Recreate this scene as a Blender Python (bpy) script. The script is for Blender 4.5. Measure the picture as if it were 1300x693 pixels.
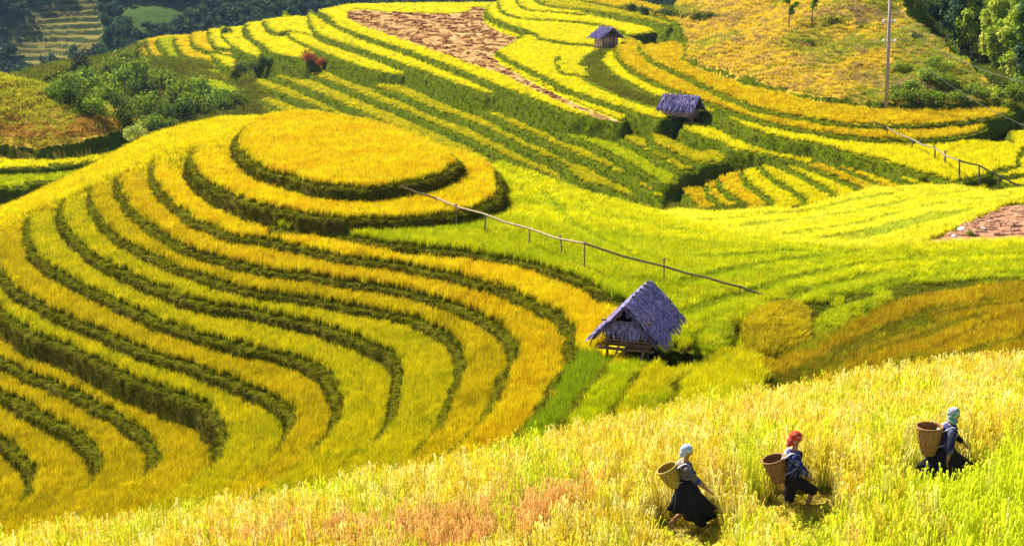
import bpy, bmesh, math, random
import numpy as np
from mathutils import Vector, Matrix

for _o in list(bpy.data.objects):
    bpy.data.objects.remove(_o)
random.seed(7)
RNG = np.random.default_rng(7)
SC = bpy.context.scene
COL = SC.collection
R = math.radians

# ------------------------------------------------------------------ camera
CAM_H = 13.5
PITCH = R(14.0)
FPX = 1800.0                      # focal length in photograph pixels (photo 1300 x 693)
cam_d = bpy.data.cameras.new('camera')
cam_d.sensor_width = 36.0
cam_d.lens = 36.0 * FPX / 1300.0
cam_d.clip_start = 0.5
cam_d.clip_end = 6000.0
cam = bpy.data.objects.new('camera', cam_d)
COL.objects.link(cam)
cam.location = (0, 0, CAM_H)
cam.rotation_euler = (R(90) - PITCH, 0, 0)
SC.camera = cam

# ------------------------------------------------------------------ sky and sun
TO_SUN = Vector((-0.50, 0.50, 0.72)).normalized()
SUN_EL = math.asin(TO_SUN.z)
SUN_AZ = math.atan2(TO_SUN.x, TO_SUN.y)
world = bpy.data.worlds.new('World')
SC.world = world
world.use_nodes = True
wn = world.node_tree.nodes
wl = world.node_tree.links
wn.clear()
w_out = wn.new('ShaderNodeOutputWorld')
w_bg = wn.new('ShaderNodeBackground')
w_sky = wn.new('ShaderNodeTexSky')
w_sky.sky_type = 'NISHITA'
w_sky.sun_disc = False
w_sky.sun_elevation = SUN_EL
w_sky.sun_rotation = SUN_AZ
w_sky.altitude = 1200
w_bg.inputs['Strength'].default_value = 0.07
wl.new(w_sky.outputs[0], w_bg.inputs['Color'])
wl.new(w_bg.outputs[0], w_out.inputs['Surface'])
sun_d = bpy.data.lights.new('sun', 'SUN')
sun_d.energy = 5.0
sun_d.angle = R(0.5)
sun_d.color = (1.0, 0.93, 0.80)
sun = bpy.data.objects.new('sun', sun_d)
COL.objects.link(sun)
sun.location = (-60, 60, 120)
sun.rotation_euler = (-TO_SUN).to_track_quat('-Z', 'Y').to_euler()
SC.view_settings.view_transform = 'Standard'
SC.view_settings.look = 'None'
SC.view_settings.exposure = 1.58
SC.view_settings.gamma = 1.0
SC.render.engine = 'CYCLES'
SC.cycles.max_bounces = 7
SC.cycles.diffuse_bounces = 3
SC.cycles.transmission_bounces = 4
SC.cycles.use_denoising = True

# ------------------------------------------------------------------ object helpers
def tag(o, label=None, cat=None, group=None, kind=None):
    if label: o['label'] = label
    if cat: o['category'] = cat
    if group: o['group'] = group
    if kind: o['kind'] = kind
    return o

def link(o, parent=None):
    COL.objects.link(o)
    if parent is not None:
        o.parent = parent
    return o

def empty(name, loc=(0, 0, 0), rz=0.0):
    o = bpy.data.objects.new(name, None)
    o.empty_display_size = 0.3
    COL.objects.link(o)
    o.location = loc
    o.rotation_euler = (0, 0, rz)
    return o

def np_mesh(name, verts, quads=None, tris=None, smooth=True):
    """mesh from numpy arrays"""
    me = bpy.data.meshes.new(name)
    verts = np.asarray(verts, dtype=np.float32)
    me.vertices.add(len(verts))
    me.vertices.foreach_set('co', verts.ravel())
    loops = []; starts = []; n = 0
    if quads is not None and len(quads):
        q = np.asarray(quads, dtype=np.int32)
        loops.append(q.ravel()); starts.append(np.arange(len(q), dtype=np.int32) * 4); n = len(q) * 4
    if tris is not None and len(tris):
        t = np.asarray(tris, dtype=np.int32)
        loops.append(t.ravel()); starts.append(n + np.arange(len(t), dtype=np.int32) * 3)
    if loops:
        lo = np.concatenate(loops); st = np.concatenate(starts)
        me.loops.add(len(lo)); me.loops.foreach_set('vertex_index', lo)
        me.polygons.add(len(st)); me.polygons.foreach_set('loop_start', st)
        me.update(calc_edges=True)
        if smooth:
            me.polygons.foreach_set('use_smooth', np.ones(len(st), dtype=bool))
    return me

def obj_np(name, verts, quads=None, tris=None, mat=None, parent=None, smooth=True):
    me = np_mesh(name, verts, quads, tris, smooth)
    if mat: me.materials.append(mat)
    return link(bpy.data.objects.new(name, me), parent)

def copy_tree(o, parent=None):
    c = o.copy()
    COL.objects.link(c)
    c.parent = parent
    for ch in list(o.children):
        copy_tree(ch, c)
    return c

class MB:
    """collects simple solids, then links them as ONE mesh object"""
    def __init__(self):
        self.v = []; self.f = []
    def add(self, vs, fs):
        b = len(self.v)
        self.v += [tuple(p) for p in vs]
        self.f += [tuple(i + b for i in f) for f in fs]
        return self
    def box(self, c, s, rot=None):
        hx, hy, hz = s[0] / 2, s[1] / 2, s[2] / 2
        vs = [Vector((x, y, z)) for x in (-hx, hx) for y in (-hy, hy) for z in (-hz, hz)]
        if rot is not None:
            vs = [rot @ p for p in vs]
        c = Vector(c)
        return self.add([p + c for p in vs], [(0, 1, 3, 2), (4, 6, 7, 5), (0, 4, 5, 1), (2, 3, 7, 6), (0, 2, 6, 4), (1, 5, 7, 3)])
    def beam(self, a, b, w, h=None):
        a = Vector(a); b = Vector(b); h = h or w
        d = b - a
        q = d.to_track_quat('X', 'Z').to_matrix()
        return self.box((a + b) / 2, (d.length, w, h), q)
    def tube(self, pts, rad, n=8, cap=True):
        pts = [Vector(p) for p in pts]
        if not hasattr(rad, '__len__'): rad = [rad] * len(pts)
        vs = []; fs = []
        up = Vector((0.13, 0.27, 1))
        for i, p in enumerate(pts):
            t = (pts[min(i + 1, len(pts) - 1)] - pts[max(i - 1, 0)]).normalized()
            a = t.cross(up)
            if a.length < 1e-3: a = t.cross(Vector((1, 0, 0)))
            a.normalize(); bb = t.cross(a)
            for k in range(n):
                th = 2 * math.pi * k / n
                vs.append(p + (a * math.cos(th) + bb * math.sin(th)) * rad[i])
        for i in range(len(pts) - 1):
            for k in range(n):
                fs.append((i * n + k, i * n + (k + 1) % n, (i + 1) * n + (k + 1) % n, (i + 1) * n + k))
        if cap:
            fs.append(tuple(range(n - 1, -1, -1)))
            fs.append(tuple((len(pts) - 1) * n + k for k in range(n)))
        return self.add(vs, fs)
    def ball(self, c, r, n=10, m=7, rot=None):
        if not hasattr(r, '__len__'): r = (r, r, r)
        vs = []; fs = []
        c = Vector(c)
        for j in range(m + 1):
            ph = math.pi * j / m
            for i in range(n):
                th = 2 * math.pi * i / n
                p = Vector((r[0] * math.sin(ph) * math.cos(th), r[1] * math.sin(ph) * math.sin(th), r[2] * math.cos(ph)))
                if rot is not None: p = rot @ p
                vs.append(c + p)
        for j in range(m):
            for i in range(n):
                fs.append((j * n + i, (j + 1) * n + i, (j + 1) * n + (i + 1) % n, j * n + (i + 1) % n))
        return self.add(vs, fs)
    def mesh(self, name, mat, smooth=False):
        me = bpy.data.meshes.new(name)
        me.from_pydata(self.v, [], self.f)
        me.update()
        if mat: me.materials.append(mat)
        if smooth:
            for p in me.polygons: p.use_smooth = True
        return me
    def build(self, name, mat, parent=None, smooth=False):
        return link(bpy.data.objects.new(name, self.mesh(name, mat, smooth)), parent)

# ------------------------------------------------------------------ photograph geometry
CP, SP = math.cos(PITCH), math.sin(PITCH)
def ray(u, v):
    x = (np.asarray(u, float) - 650.0) / FPX
    y = -(np.asarray(v, float) - 346.5) / FPX
    return x, y * SP + CP, y * CP - SP      # direction; world x, y, z
def bp(pts, z):
    """points of the photograph brought down onto the level z: plan coordinates"""
    p = np.asarray(pts, float)
    dx, dy, dz = ray(p[:, 0], p[:, 1])
    t = (z - CAM_H) / dz
    return np.stack([dx * t, dy * t], 1)
def at_depth(u, v, y):
    """the point seen at (u, v) that lies y metres in front of the camera"""
    dx, dy, dz = ray(u, v)
    t = y / dy
    return Vector((float(dx * t), float(y), float(CAM_H + dz * t)))
def hit(u, v, hfun, y0, y1, n=2500):
    """first meeting of the line of sight (u, v) with the ground hfun"""
    dx, dy, dz = ray(u, v)
    ys = np.linspace(y0, y1, n)
    t = ys / dy
    g = hfun(dx * t, ys)
    below = CAM_H + dz * t <= g
    i = int(np.argmax(below)) if below.any() else n - 1
    return Vector((float(dx * t[i]), float(ys[i]), float(g[i])))

class TPS:
    """smooth ground through control points (thin-plate spline)"""
    def __init__(self, P, z, reg=1e-3, scale=10.0):
        P = np.asarray(P, float) / scale; z = np.asarray(z, float)
        self.s = scale; self.P = P
        n = len(P)
        K = self.k(P, P) + np.eye(n) * reg
        A = np.zeros((n + 3, n + 3)); A[:n, :n] = K
        A[:n, n] = 1; A[:n, n + 1:] = P; A[n, :n] = 1; A[n + 1:, :n] = P.T
        b = np.concatenate([z, np.zeros(3)])
        self.w = np.linalg.solve(A, b)
        self.lo, self.hi = z.min() - 1.0, z.max() + 1.0
    def k(self, A, B):
        d2 = ((A[:, None, :] - B[None, :, :]) ** 2).sum(2)
        return 0.5 * d2 * np.log(d2 + 1e-9)
    def __call__(self, x, y):
        x = np.asarray(x, float); y = np.asarray(y, float)
        sh = x.shape
        Q = np.stack([x.ravel(), y.ravel()], 1) / self.s
        out = np.empty(len(Q)); n = len(self.P)
        for i in range(0, len(Q), 60000):
            q = Q[i:i + 60000]
            out[i:i + 60000] = self.k(q, self.P) @ self.w[:n] + self.w[n] + q @ self.w[n + 1:]
        return np.clip(out, self.lo, self.hi).reshape(sh)
def tps_uvz(ctrl, **kw):
    P = []; Z = []
    for c in ctrl:
        P.append(bp([c[:2]], c[2])[0]); Z.append(c[2])
    return TPS(P, Z, **kw)
def tps_uvd(ctrl, **kw):
    P = []; Z = []
    for u, v, d in ctrl:
        p = at_depth(u, v, d); P.append((p.x, p.y)); Z.append(p.z)
    return TPS(P, Z, **kw)

def catmull(P, n=4):
    P = np.asarray(P, float)
    Q = np.vstack([2 * P[0] - P[1], P, 2 * P[-1] - P[-2]])
    out = []
    for i in range(1, len(Q) - 2):
        p0, p1, p2, p3 = Q[i - 1], Q[i], Q[i + 1], Q[i + 2]
        for k in range(n):
            t = k / n
            out.append(0.5 * ((2 * p1) + (-p0 + p2) * t + (2 * p0 - 5 * p1 + 4 * p2 - p3) * t * t + (-p0 + 3 * p1 - 3 * p2 + p3) * t ** 3))
    out.append(P[-1])
    return np.array(out)

def poly_sd(x, y, poly):
    """signed distance to a closed outline, positive inside"""
    d2 = np.full(x.shape, 1e12); ins = np.zeros(x.shape, bool)
    n = len(poly)
    for i in range(n):
        ax, ay = poly[i]; bx, by = poly[(i + 1) % n]
        ex, ey = bx - ax, by - ay
        l2 = ex * ex + ey * ey
        if l2 < 1e-12: continue
        px, py = x - ax, y - ay
        t = np.clip((px * ex + py * ey) / l2, 0, 1)
        np.minimum(d2, (px - t * ex) ** 2 + (py - t * ey) ** 2, out=d2)
        if ay != by:
            c = ((ay > y) != (by > y)) & (x < ex * (y - ay) / (by - ay) + ax)
            ins ^= c
    d = np.sqrt(d2)
    return np.where(ins, d, -d)

_WR = np.random.default_rng(11)
_WT = _WR.uniform(0, 6.283, 9); _WF = np.array([0.55, 0.7, 0.85, 1.0, 1.2, 1.45, 1.8, 2.3, 2.9]); _WP = _WR.uniform(0, 6.283, 9)
def wob(x, y, s, k=0.0):
    """gentle irregularity in plan, about -1..1, of wavelength s metres"""
    a = 2 * math.pi / s
    o = 0
    for t, f, p in zip(_WT, _WF, _WP):
        t2 = t + 1.7 * k
        o = o + np.sin(a * f * (x * math.cos(t2) + y * math.sin(t2)) + p + 3.1 * k) / f ** 0.7
    return o / 3.2

class Layer:
    def __init__(self, name, label, poly, z, canopy=0.45, ledge=0.24, slope=2.5, cols=None, crop='rice', wobble=0.08, reach=16.0,
                 bank='bank', ch=1.0, group=None, full=False):
        self.name, self.label, self.poly, self.z = name, label, poly, z
        self.canopy, self.ledge, self.slope = canopy, ledge, slope
        self.cols = cols; self.crop = crop; self.wobble = wobble; self.reach = reach
        self.bank = bank; self.ch = ch; self.group = group; self.full = full

def top_of(L, x, y):
    if callable(L.z): return L.z(x, y) - L.canopy
    return np.full(x.shape, L.z - L.canopy)

def evaluate(layers, x, y):
    """height, layer index and distance inside the rim for points of the plan"""
    x = np.asarray(x, float); y = np.asarray(y, float)
    sh = x.shape
    x = x.ravel(); y = y.ravel()
    z = np.full(x.shape, -1e9); lid = np.zeros(x.shape, np.int32); inn = np.zeros(x.shape)
    for i, L in enumerate(layers):
        if L.poly is None:
            t = top_of(L, x, y)
            m = t > z
            z[m] = t[m]; lid[m] = i; inn[m] = 9.0
            continue
        p = L.poly
        sel = np.nonzero((x > p[:, 0].min() - L.reach) & (x < p[:, 0].max() + L.reach) & (y > p[:, 1].min() - L.reach) & (y < p[:, 1].max() + L.reach))[0]
        if not len(sel): continue
        xs, ys = x[sel], y[sel]
        if not callable(L.z):
            keep = L.z - L.canopy > z[sel]
            sel = sel[keep]; xs = xs[keep]; ys = ys[keep]
            if not len(sel): continue
        sd = poly_sd(xs, ys, p)
        if L.wobble:
            sd = sd + wob(xs, ys, 2.3, i) * L.wobble + wob(xs, ys, 0.8, i) * L.wobble * 0.35
        s = np.maximum(-sd - L.ledge, 0)
        t = top_of(L, xs, ys) - L.slope * s * s / (s + 0.12) - 0.25 * np.clip(-sd / L.ledge, 0, 1) * 0.15
        t = np.where(-sd > L.reach, -1e9, t)
        m = t > z[sel]
        k = sel[m]
        z[k] = t[m]; lid[k] = i; inn[k] = 5.0 if L.full else sd[m]
    return z.reshape(sh), lid.reshape(sh), inn.reshape(sh)

def hfun_of(layers):
    return lambda x, y: evaluate(layers, x, y)[0]
# ------------------------------------------------------------------ crop colours (albedo): (main, second, third)
GOLD   = ((0.86, 0.64, 0.003), (0.88, 0.71, 0.005), (0.80, 0.48, 0.003))
GLOW   = ((0.88, 0.72, 0.003), (0.88, 0.78, 0.005), (0.84, 0.60, 0.003))  # gold brightened: light along the skyline shoulder is put into the colour
ORANGE = ((0.74, 0.53, 0.003), (0.80, 0.62, 0.005), (0.62, 0.38, 0.003))
OLIVE  = ((0.64, 0.48, 0.003), (0.74, 0.56, 0.004), (0.46, 0.36, 0.003))
YGREEN = ((0.62, 0.53, 0.003), (0.74, 0.60, 0.004), (0.46, 0.44, 0.003))
LIME   = ((0.52, 0.55, 0.002), (0.64, 0.62, 0.003), (0.42, 0.50, 0.003))
YELLOW = ((0.86, 0.75, 0.003), (0.88, 0.80, 0.005), (0.80, 0.68, 0.003))
PALE   = ((0.88, 0.82, 0.02), (0.90, 0.86, 0.05), (0.86, 0.75, 0.01))
GREEN  = ((0.13, 0.18, 0.005), (0.19, 0.23, 0.007), (0.09, 0.13, 0.005))
BROWN  = ((0.46, 0.29, 0.004), (0.54, 0.38, 0.006), (0.34, 0.20, 0.004))
SCRUB  = ((0.40, 0.27, 0.03), (0.56, 0.38, 0.02), (0.30, 0.20, 0.04))

ROOT2 = -2.05
# ================================================================= the near hill (knoll and bowl)
r0 = [(305,166),(304,177),(317,193),(341,207),(372,215),(402,224),(430,228),(471,229),(505,224),(537,219),(560,211),(574,203),(577,195)]
r0b = [(560,183),(521,166),(481,152),(440,144),(402,139),(368,138),(340,143),(318,152)]
r1 = [(246,180),(245,192),(252,208),(267,223),(291,235),(321,247),(352,255),(382,261),(402,264),(440,267),(501,268),(541,265),(582,260),(612,251),(626,240),(630,227)]
r1b = [(627,212),(602,192),(565,184),(520,169),(440,147),(368,142),(320,147),(285,150),(265,166)]
r2 = [(235,157),(215,175),(201,190),(197,203),(198,221),(208,237),(228,254),(246,270),(270,279),(286,286),(307,292),(329,293),(345,296),(381,303),(422,313),(462,319),(500,323),(540,331),(561,335),(601,344),(642,356),(682,373),(712,389),(728,403),(732,416),(731,430),(730,448),(719,461),(711,475),(697,499),(685,515),(671,529),(640,560),(600,600)]
r3 = [(195,168),(176,190),(157,211),(153,221),(157,239),(168,257),(184,270),(202,283),(222,295),(242,306),(270,315),(301,323),(341,332),(381,337),(412,341),(442,346),(480,351),(520,358),(561,369),(591,380),(621,393),(640,404),(652,416),(658,430),(657,444),(647,465),(638,489),(626,513),(610,531),(580,560),(530,600)]
r4 = [(160,186),(140,205),(121,225),(118,241),(121,255),(131,270),(141,282),(162,298),(192,313),(222,327),(260,341),(280,347),(321,358),(361,363),(402,369),(442,377),(480,383),(520,391),(551,403),(570,414),(583,427),(591,444),(591,461),(583,479),(577,501),(569,519),(555,539),(530,565),(480,605)]
r5 = [(125,205),(108,224),(87,243),(82,259),(85,275),(101,296),(121,314),(152,331),(182,346),(212,357),(240,368),(270,375),(311,381),(361,391),(402,400),(440,411),(470,424),(498,437),(510,450),(513,463),(512,485),(507,507),(499,525),(484,542),(450,575),(390,620)]
r6 = [(75,228),(60,242),(43,259),(39,272),(39,286),(41,298),(48,314),(65,329),(91,343),(121,359),(152,373),(182,387),(212,399),(240,409),(281,420),(321,430),(362,439),(402,452),(419,465),(430,481),(435,497),(435,513),(428,531),(414,548),(380,580),(320,625)]
r7 = [(30,250),(12,266),(0,282),(-6,298),(-6,318),(4,338),(20,354),(40,369),(71,385),(97,397),(115,402),(141,415),(172,428),(200,438),(230,447),(261,458),(291,467),(321,481),(352,494),(368,507),(375,520),(372,534),(361,552),(346,569),(300,605),(240,645)]
r8 = [(-40,275),(-58,292),(-68,312),(-60,338),(-35,362),(0,384),(20,396),(36,408),(51,418),(81,425),(111,438),(141,454),(172,468),(202,481),(230,490),(261,499),(273,509),(284,523),(290,537),(290,551),(282,569),(263,588),(240,604),(215,618),(160,655),(80,700)]
r9 = [(-120,310),(-140,340),(-120,372),(-80,402),(-40,428),(0,446),(40,463),(81,481),(111,493),(141,510),(170,528),(188,541),(200,555),(204,568),(197,583),(184,592),(150,615),(100,645),(30,690)]
r10 = [(-190,340),(-200,370),(-160,410),(-100,445),(-40,472),(0,487),(30,499),(61,517),(88,532),(106,543),(122,560),(130,575),(129,589),(118,604),(90,626),(50,650),(0,682)]
r11 = [(-230,400),(-200,440),(-120,492),(-60,520),(0,544),(16,554),(32,569),(43,585),(46,600),(42,616),(28,634),(0,652),(-60,690)]
RZ = {2:-2.05,3:-2.6,4:-3.15,5:-3.7,6:-4.4,7:-5.05,8:-5.7,9:-6.9,10:-7.5,11:-8.2}
FLOOR_Z = -8.85
# plan of the hidden closing line: near side, under the right slope, under the knoll
CL = np.vstack([bp([(640,640),(715,560),(752,500),(790,462),(806,440),(800,400),(772,372),(720,350),(640,330),(500,318)], ROOT2),
                [(-2.8,79.0),(-4.5,85.0),(-9.0,95.0),(-16.0,103.0)]])
def ring(px, z):
    rim = catmull(bp(px, z), 3)
    return np.vstack([rim, CL])
def loop(px, pxb, z):
    return np.vstack([catmull(bp(px, z), 3), catmull(bp(pxb, z), 2)])

tpsB = tps_uvz([(353,280,-1.6),(430,288,-1.6),(500,296,-1.6),(640,316,-1.62),(720,338,-1.65),(775,365,-1.7),(630,270,-1.75),(634,201,-1.7),(600,240,-1.7),
    (700,225,-2.4),(760,245,-3.1),(830,262,-4.2),(960,298,-4.9),(1080,309,-5.0),(1300,303,-4.6),(900,345,-2.75),(840,310,-2.75),(960,365,-3.1),(890,405,-2.7),
    (965,405,-3.0),(1000,425,-3.3),(1050,400,-3.6),(1160,368,-3.7),(1300,356,-3.5),(1150,335,-4.3),(1300,330,-4.1),(1000,330,-3.7),(720,280,-2.2),(870,430,-2.5),(1400,340,-4),(560,285,-1.62)])
hB = lambda x, y: tpsB(x, y) + 0.10 * wob(x, y, 13.0, 2) + 0.04 * wob(x, y, 4.5, 1)
def on(px, f, y0=40, y1=125):
    return np.array([tuple(hit(u, v, f, y0, y1))[:2] for u, v in px])
tpsM = tps_uvz([(800,440,-2.0),(834,468,-1.9),(870,462,-2.15),(910,447,-2.5),(980,457,-3.0),(1050,425,-3.2),(1160,378,-3.25),(1300,362,-3.0),(786,519,-1.6),(940,500,-2.3),
    (1100,450,-2.6),(1300,430,-2.1),(700,600,-1.6),(900,560,-1.6),(1200,500,-1.7)])
hM = lambda x, y: tpsM(x, y) + 0.07 * wob(x, y, 6.0, 4)
tpsF = tps_uvz([(835,267,-6.6),(900,264,-7.0),(1000,262,-7.3),(1090,243,-7.5),(1130,236,-7.6),(1210,233,-7.4),(1300,232,-7.1),(1300,270,-6.0),(1300,300,-5.3),(1080,310,-5.6),(960,300,-5.7),(860,275,-6.2),(1180,270,-6.3),(1420,250,-6)])
hF = lambda x, y: tpsF(x, y) + 0.10 * wob(x, y, 9.0, 5)

Bpoly = np.vstack([
    catmull(on([(353,281),(390,284),(430,287),(480,297),(520,301),(561,306),(601,311),(642,318),(682,325),(722,338),(745,347),(775,364)], hB), 2),
    on([(800,378),(835,408),(862,432),(880,429),(893,440),(925,445)], hB),
    on([(950,441),(975,442),(1001,444),(1022,434)], hB),
    on([(1036,424),(1052,421),(1072,418),(1110,399),(1140,383),(1146,372),(1166,364),(1185,368),(1215,365),(1250,362),(1266,355),(1300,362),(1420,372)], hB),
    on([(1420,300),(1300,303),(1180,307),(1080,309),(1020,306),(960,298),(900,284),(830,262),(795,253),(760,244),(730,235),(700,224),(665,212),(634,201)], hB),
    bp([(590,215),(560,240),(480,252),(400,255),(362,268)], -1.6)])
Mleft = [(760,470),(745,505),(715,537),(690,575),(660,640)]
Mpoly1 = np.vstack([on([(778,457),(766,470),(749,491),(733,515),(715,537),(690,570),(640,650)], hM, 30, 70), on([(1400,560),(1400,430)], hM, 30, 70),
    on([(1300,364),(1240,366),(1160,380),(1100,402),(1050,427),(1015,443),(980,458),(960,449),(940,447),(910,447),(894,464),(870,468),(845,470),(834,462),(800,456)], hM, 35, 75)])
Mpoly2 = np.vstack([on([(834,465),(822,474),(810,485),(798,505),(786,519),(775,545),(740,620)], hM, 30, 70), on([(1400,560),(1400,430)], hM, 30, 70),
    on([(1300,366),(1240,369),(1160,384),(1100,407),(1050,431),(1015,449),(985,468),(965,462),(940,452),(910,450),(897,466),(870,474),(845,478)], hM, 35, 75)])
Dpoly = on([(1300,364),(1240,366),(1160,380),(1100,402),(1050,427),(1015,443),(982,461),(945,487),(905,515),(850,560),(1400,600),(1400,380)], hM, 30, 72)
Fpoly = np.vstack([on([(820,275),(833,267),(860,262),(900,266),(960,262),(1010,262),(1055,249),(1090,240),(1105,234),(1130,236),(1170,233),(1215,233),(1260,240),(1300,236),(1420,236)], hF, 85, 130),
                   on([(1420,320),(1300,312),(1080,316),(960,308),(880,296)], hF, 75, 130)])
Epatch = on([(1163,305),(1185,295),(1210,286),(1240,270),(1258,264),(1275,254),(1300,252),(1420,250),(1420,300),(1300,297),(1260,300),(1230,301)], hF, 75, 130)

tpsG = TPS([(-30,45),(-10,50),(0,45),(8,46),(14,50),(20,58),(30,60),(25,75),(40,80),(0,60),(-20,70),(-40,90),(60,90),(-20,112),(5,112),(30,100),(40,116),(14,44),(30,44)],
           [-9.6,-9.6,-7.5,-4.6,-4.3,-4.6,-4.5,-6,-6,-9,-9.8,-12,-7,-12.5,-12.5,-9.5,-9,-4.2,-3.6])
# the ditch behind the ripe field
ditch_ctrl = tps_uvz([(820,445,-2.7),(850,462,-2.9),(900,450,-3.6),(940,450,-4.0),(985,455,-4.2),(1040,428,-4.0),(1100,408,-3.85),(1160,380,-3.7),(1300,362,-3.55),(1420,360,-3.55),(800,430,-2.6)])
hDitch = lambda x, y: np.minimum(ditch_ctrl(x, y), hB(x, y) - 0.40) + 0.06 * wob(x, y, 2.2)
DitchPoly = bp([(800,425),(850,415),(930,400),(1040,392),(1150,360),(1300,350),(1420,345),(1420,420),(1300,400),(1100,450),(960,490),(860,490),(800,470)], -4.0)

TERR = 'stepped rice terraces of the near hill'
LA = [Layer('valley_ground', 'grassy ground at the foot of the near terraces', None, tpsG, 0.0, cols=GREEN, crop='grass'),
      Layer('bowl_floor', 'lowest level rice field in the bottom left of the bowl', np.array([(-46,40),(14,40),(2,60),(-6,72),(-20,86),(-46,86)], float), FLOOR_Z, cols=OLIVE, slope=0.5),
      Layer('ditch', 'overgrown ditch between the green slope and the brown field', DitchPoly, hDitch, 0.0, cols=GREEN, crop='grass', slope=0.8, wobble=0.1)]
rcols = {2:YGREEN,3:ORANGE,4:ORANGE,5:YGREEN,6:YGREEN,7:OLIVE,8:OLIVE,9:YGREEN,10:OLIVE,11:OLIVE}
rcols = {2:GOLD,3:ORANGE,4:OLIVE,5:YGREEN,6:YGREEN,7:OLIVE,8:YGREEN,9:OLIVE,10:OLIVE,11:OLIVE}  # olive is crop tone and also paints in the dimmer light lower left
ORD = {2:'second terrace below the round knoll top, curling round the front of the near hut',3:'third terrace below the round knoll top, a long hooked yellow band',4:'fourth terrace below the round knoll top, orange at its hook',
       5:'fifth terrace below the round knoll top, yellow green',6:'sixth terrace below the round knoll top, hooked left of the middle',7:'seventh terrace below the round knoll top, just above the tallest dark bank',
       8:'terrace with the tallest dark green bank in the bowl',9:'terrace just below the tallest dark bank',10:'second terrace below the tallest dark bank',11:'small lowest terrace at the left edge of the bowl'}
rings = {2:r2,3:r3,4:r4,5:r5,6:r6,7:r7,8:r8,9:r9,10:r10,11:r11}
for k in range(11, 1, -1):
    LA.append(Layer('rice_terrace', ORD[k], ring(rings[k], RZ[k]), RZ[k], cols=rcols[k], group=TERR))
tpsS = tps_uvz([(246,178,-0.85),(281,147,-0.9),(201,188,-1.98),(235,158,-1.98),(157,209,-2.52),(195,169,-2.52),(121,223,-3.08),(160,187,-3.08),(87,241,-3.62),(125,206,-3.62),(43,257,-4.32),(75,229,-4.32),
    (0,280,-4.98),(30,251,-4.98),(-58,290,-5.62),(-40,276,-5.62),(-140,320,-6.8),(-120,308,-6.8),(215,172,-1.98),(178,187,-2.52),(140,204,-3.08),(107,222,-3.62),(60,242,-4.32),(262,164,-0.86)])
Spoly = np.vstack([bp([(255,176)], -0.9), bp([(281,146)], -0.9), bp([(238,156)], -2.05), bp([(197,167)], -2.6), bp([(162,185)], -3.15), bp([(127,204)], -3.7), bp([(77,227)], -4.4), bp([(32,249)], -5.05), bp([(-40,274)], -5.7), bp([(-150,300)], -6.9),
                   bp([(-150,326)], -6.9), bp([(-62,296)], -5.7), bp([(-5,286)], -5.05), bp([(40,264)], -4.4), bp([(84,247)], -3.7), bp([(118,229)], -3.15), bp([(154,214)], -2.6), bp([(199,193)], -2.05), bp([(247,183)], -0.9)])
LA.append(Layer('rice_shoulder', 'golden rounded shoulder where the terrace rims fade out on the left skyline of the near hill', Spoly, tpsS, 0.40, ledge=0.01, slope=0.33, cols=GLOW, wobble=0.0, full=True))
LA.append(Layer('rice_slope', 'smooth bright green rice slope right of the knoll', Bpoly, hB, cols=LIME, slope=1.6, wobble=0.12))
LA.append(Layer('rice_terrace', 'narrow green rice step left of the field below the near hut', Mpoly1, lambda x, y: hM(x, y) + 0.12, cols=LIME, wobble=0.06, group=TERR))
LA.append(Layer('rice_terrace', 'yellow rice step and brown ripe field in front of the green slope', Mpoly2, lambda x, y: hM(x, y) + 0.45, cols=YGREEN, wobble=0.06, group=TERR))
def mound(label, px, up, cols):
    P = catmull(np.vstack([on(px, lambda x, y: hB(x, y) + up, 40, 90)] * 1), 2)
    LA.append(Layer('rice_mound', label, P, lambda x, y, P=P: hB(x, y) + up - 0.5 * np.exp(-np.maximum(poly_sd(np.ravel(x), np.ravel(y), P), 0) / 0.35).reshape(np.shape(x)), 0.3, ledge=0.05, slope=1.6, cols=cols, wobble=0.08))
M3poly = catmull(on([(868,476),(880,462),(905,450),(940,449),(968,458),(978,466),(945,488),(905,516),(880,560),(820,560),(845,510)], lambda x, y: hM(x, y) + 0.75, 30, 72), 2)
LA.append(Layer('rice_terrace', 'rounded yellow rice step between the near hut and the brown field', M3poly, lambda x, y: hM(x, y) + 0.72, cols=((0.66, 0.60, 0.003), (0.74, 0.64, 0.004), (0.56, 0.54, 0.003)), wobble=0.1, group=TERR))
mound('rounded olive and orange rice plot standing above the ditch right of the near hut', [(936,412),(938,398),(950,386),(972,374),(1000,371),(1026,379),(1034,396),(1030,420),(1008,436),(975,440),(950,436)], 0.34, OLIVE)
mound('small lime green rice plot between the near hut and the olive plot', [(880,424),(886,409),(904,394),(926,384),(936,390),(931,405),(926,432),(900,436)], 0.5, LIME)
mound('bright lime rice plot right of the olive plot above the ditch', [(1032,400),(1046,383),(1080,374),(1128,362),(1138,374),(1110,390),(1072,411),(1048,417),(1036,412)], 0.5, LIME)
LA.append(Layer('valley_field', 'pale yellow sunlit rice field in the saddle beyond the green slope', Fpoly, hF, cols=PALE, slope=1.2, wobble=0.15))
LA.append(Layer('rice_terrace', 'ring terrace round the knoll just below its flat top', loop(r1, r1b, -0.9), -0.9, cols=GOLD, group=TERR))
LA.append(Layer('rice_terrace', 'flat round orange rice field on top of the knoll', loop(r0, r0b, 0.0), 0.0, cols=GOLD, group=TERR))
HA = hfun_of(LA)

# ================================================================= the far hillside
def line_off(x, y, P):
    """how far beyond (+) or before (-) the line P a point lies, in y"""
    return y - np.interp(x, P[:, 0], P[:, 1])

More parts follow.
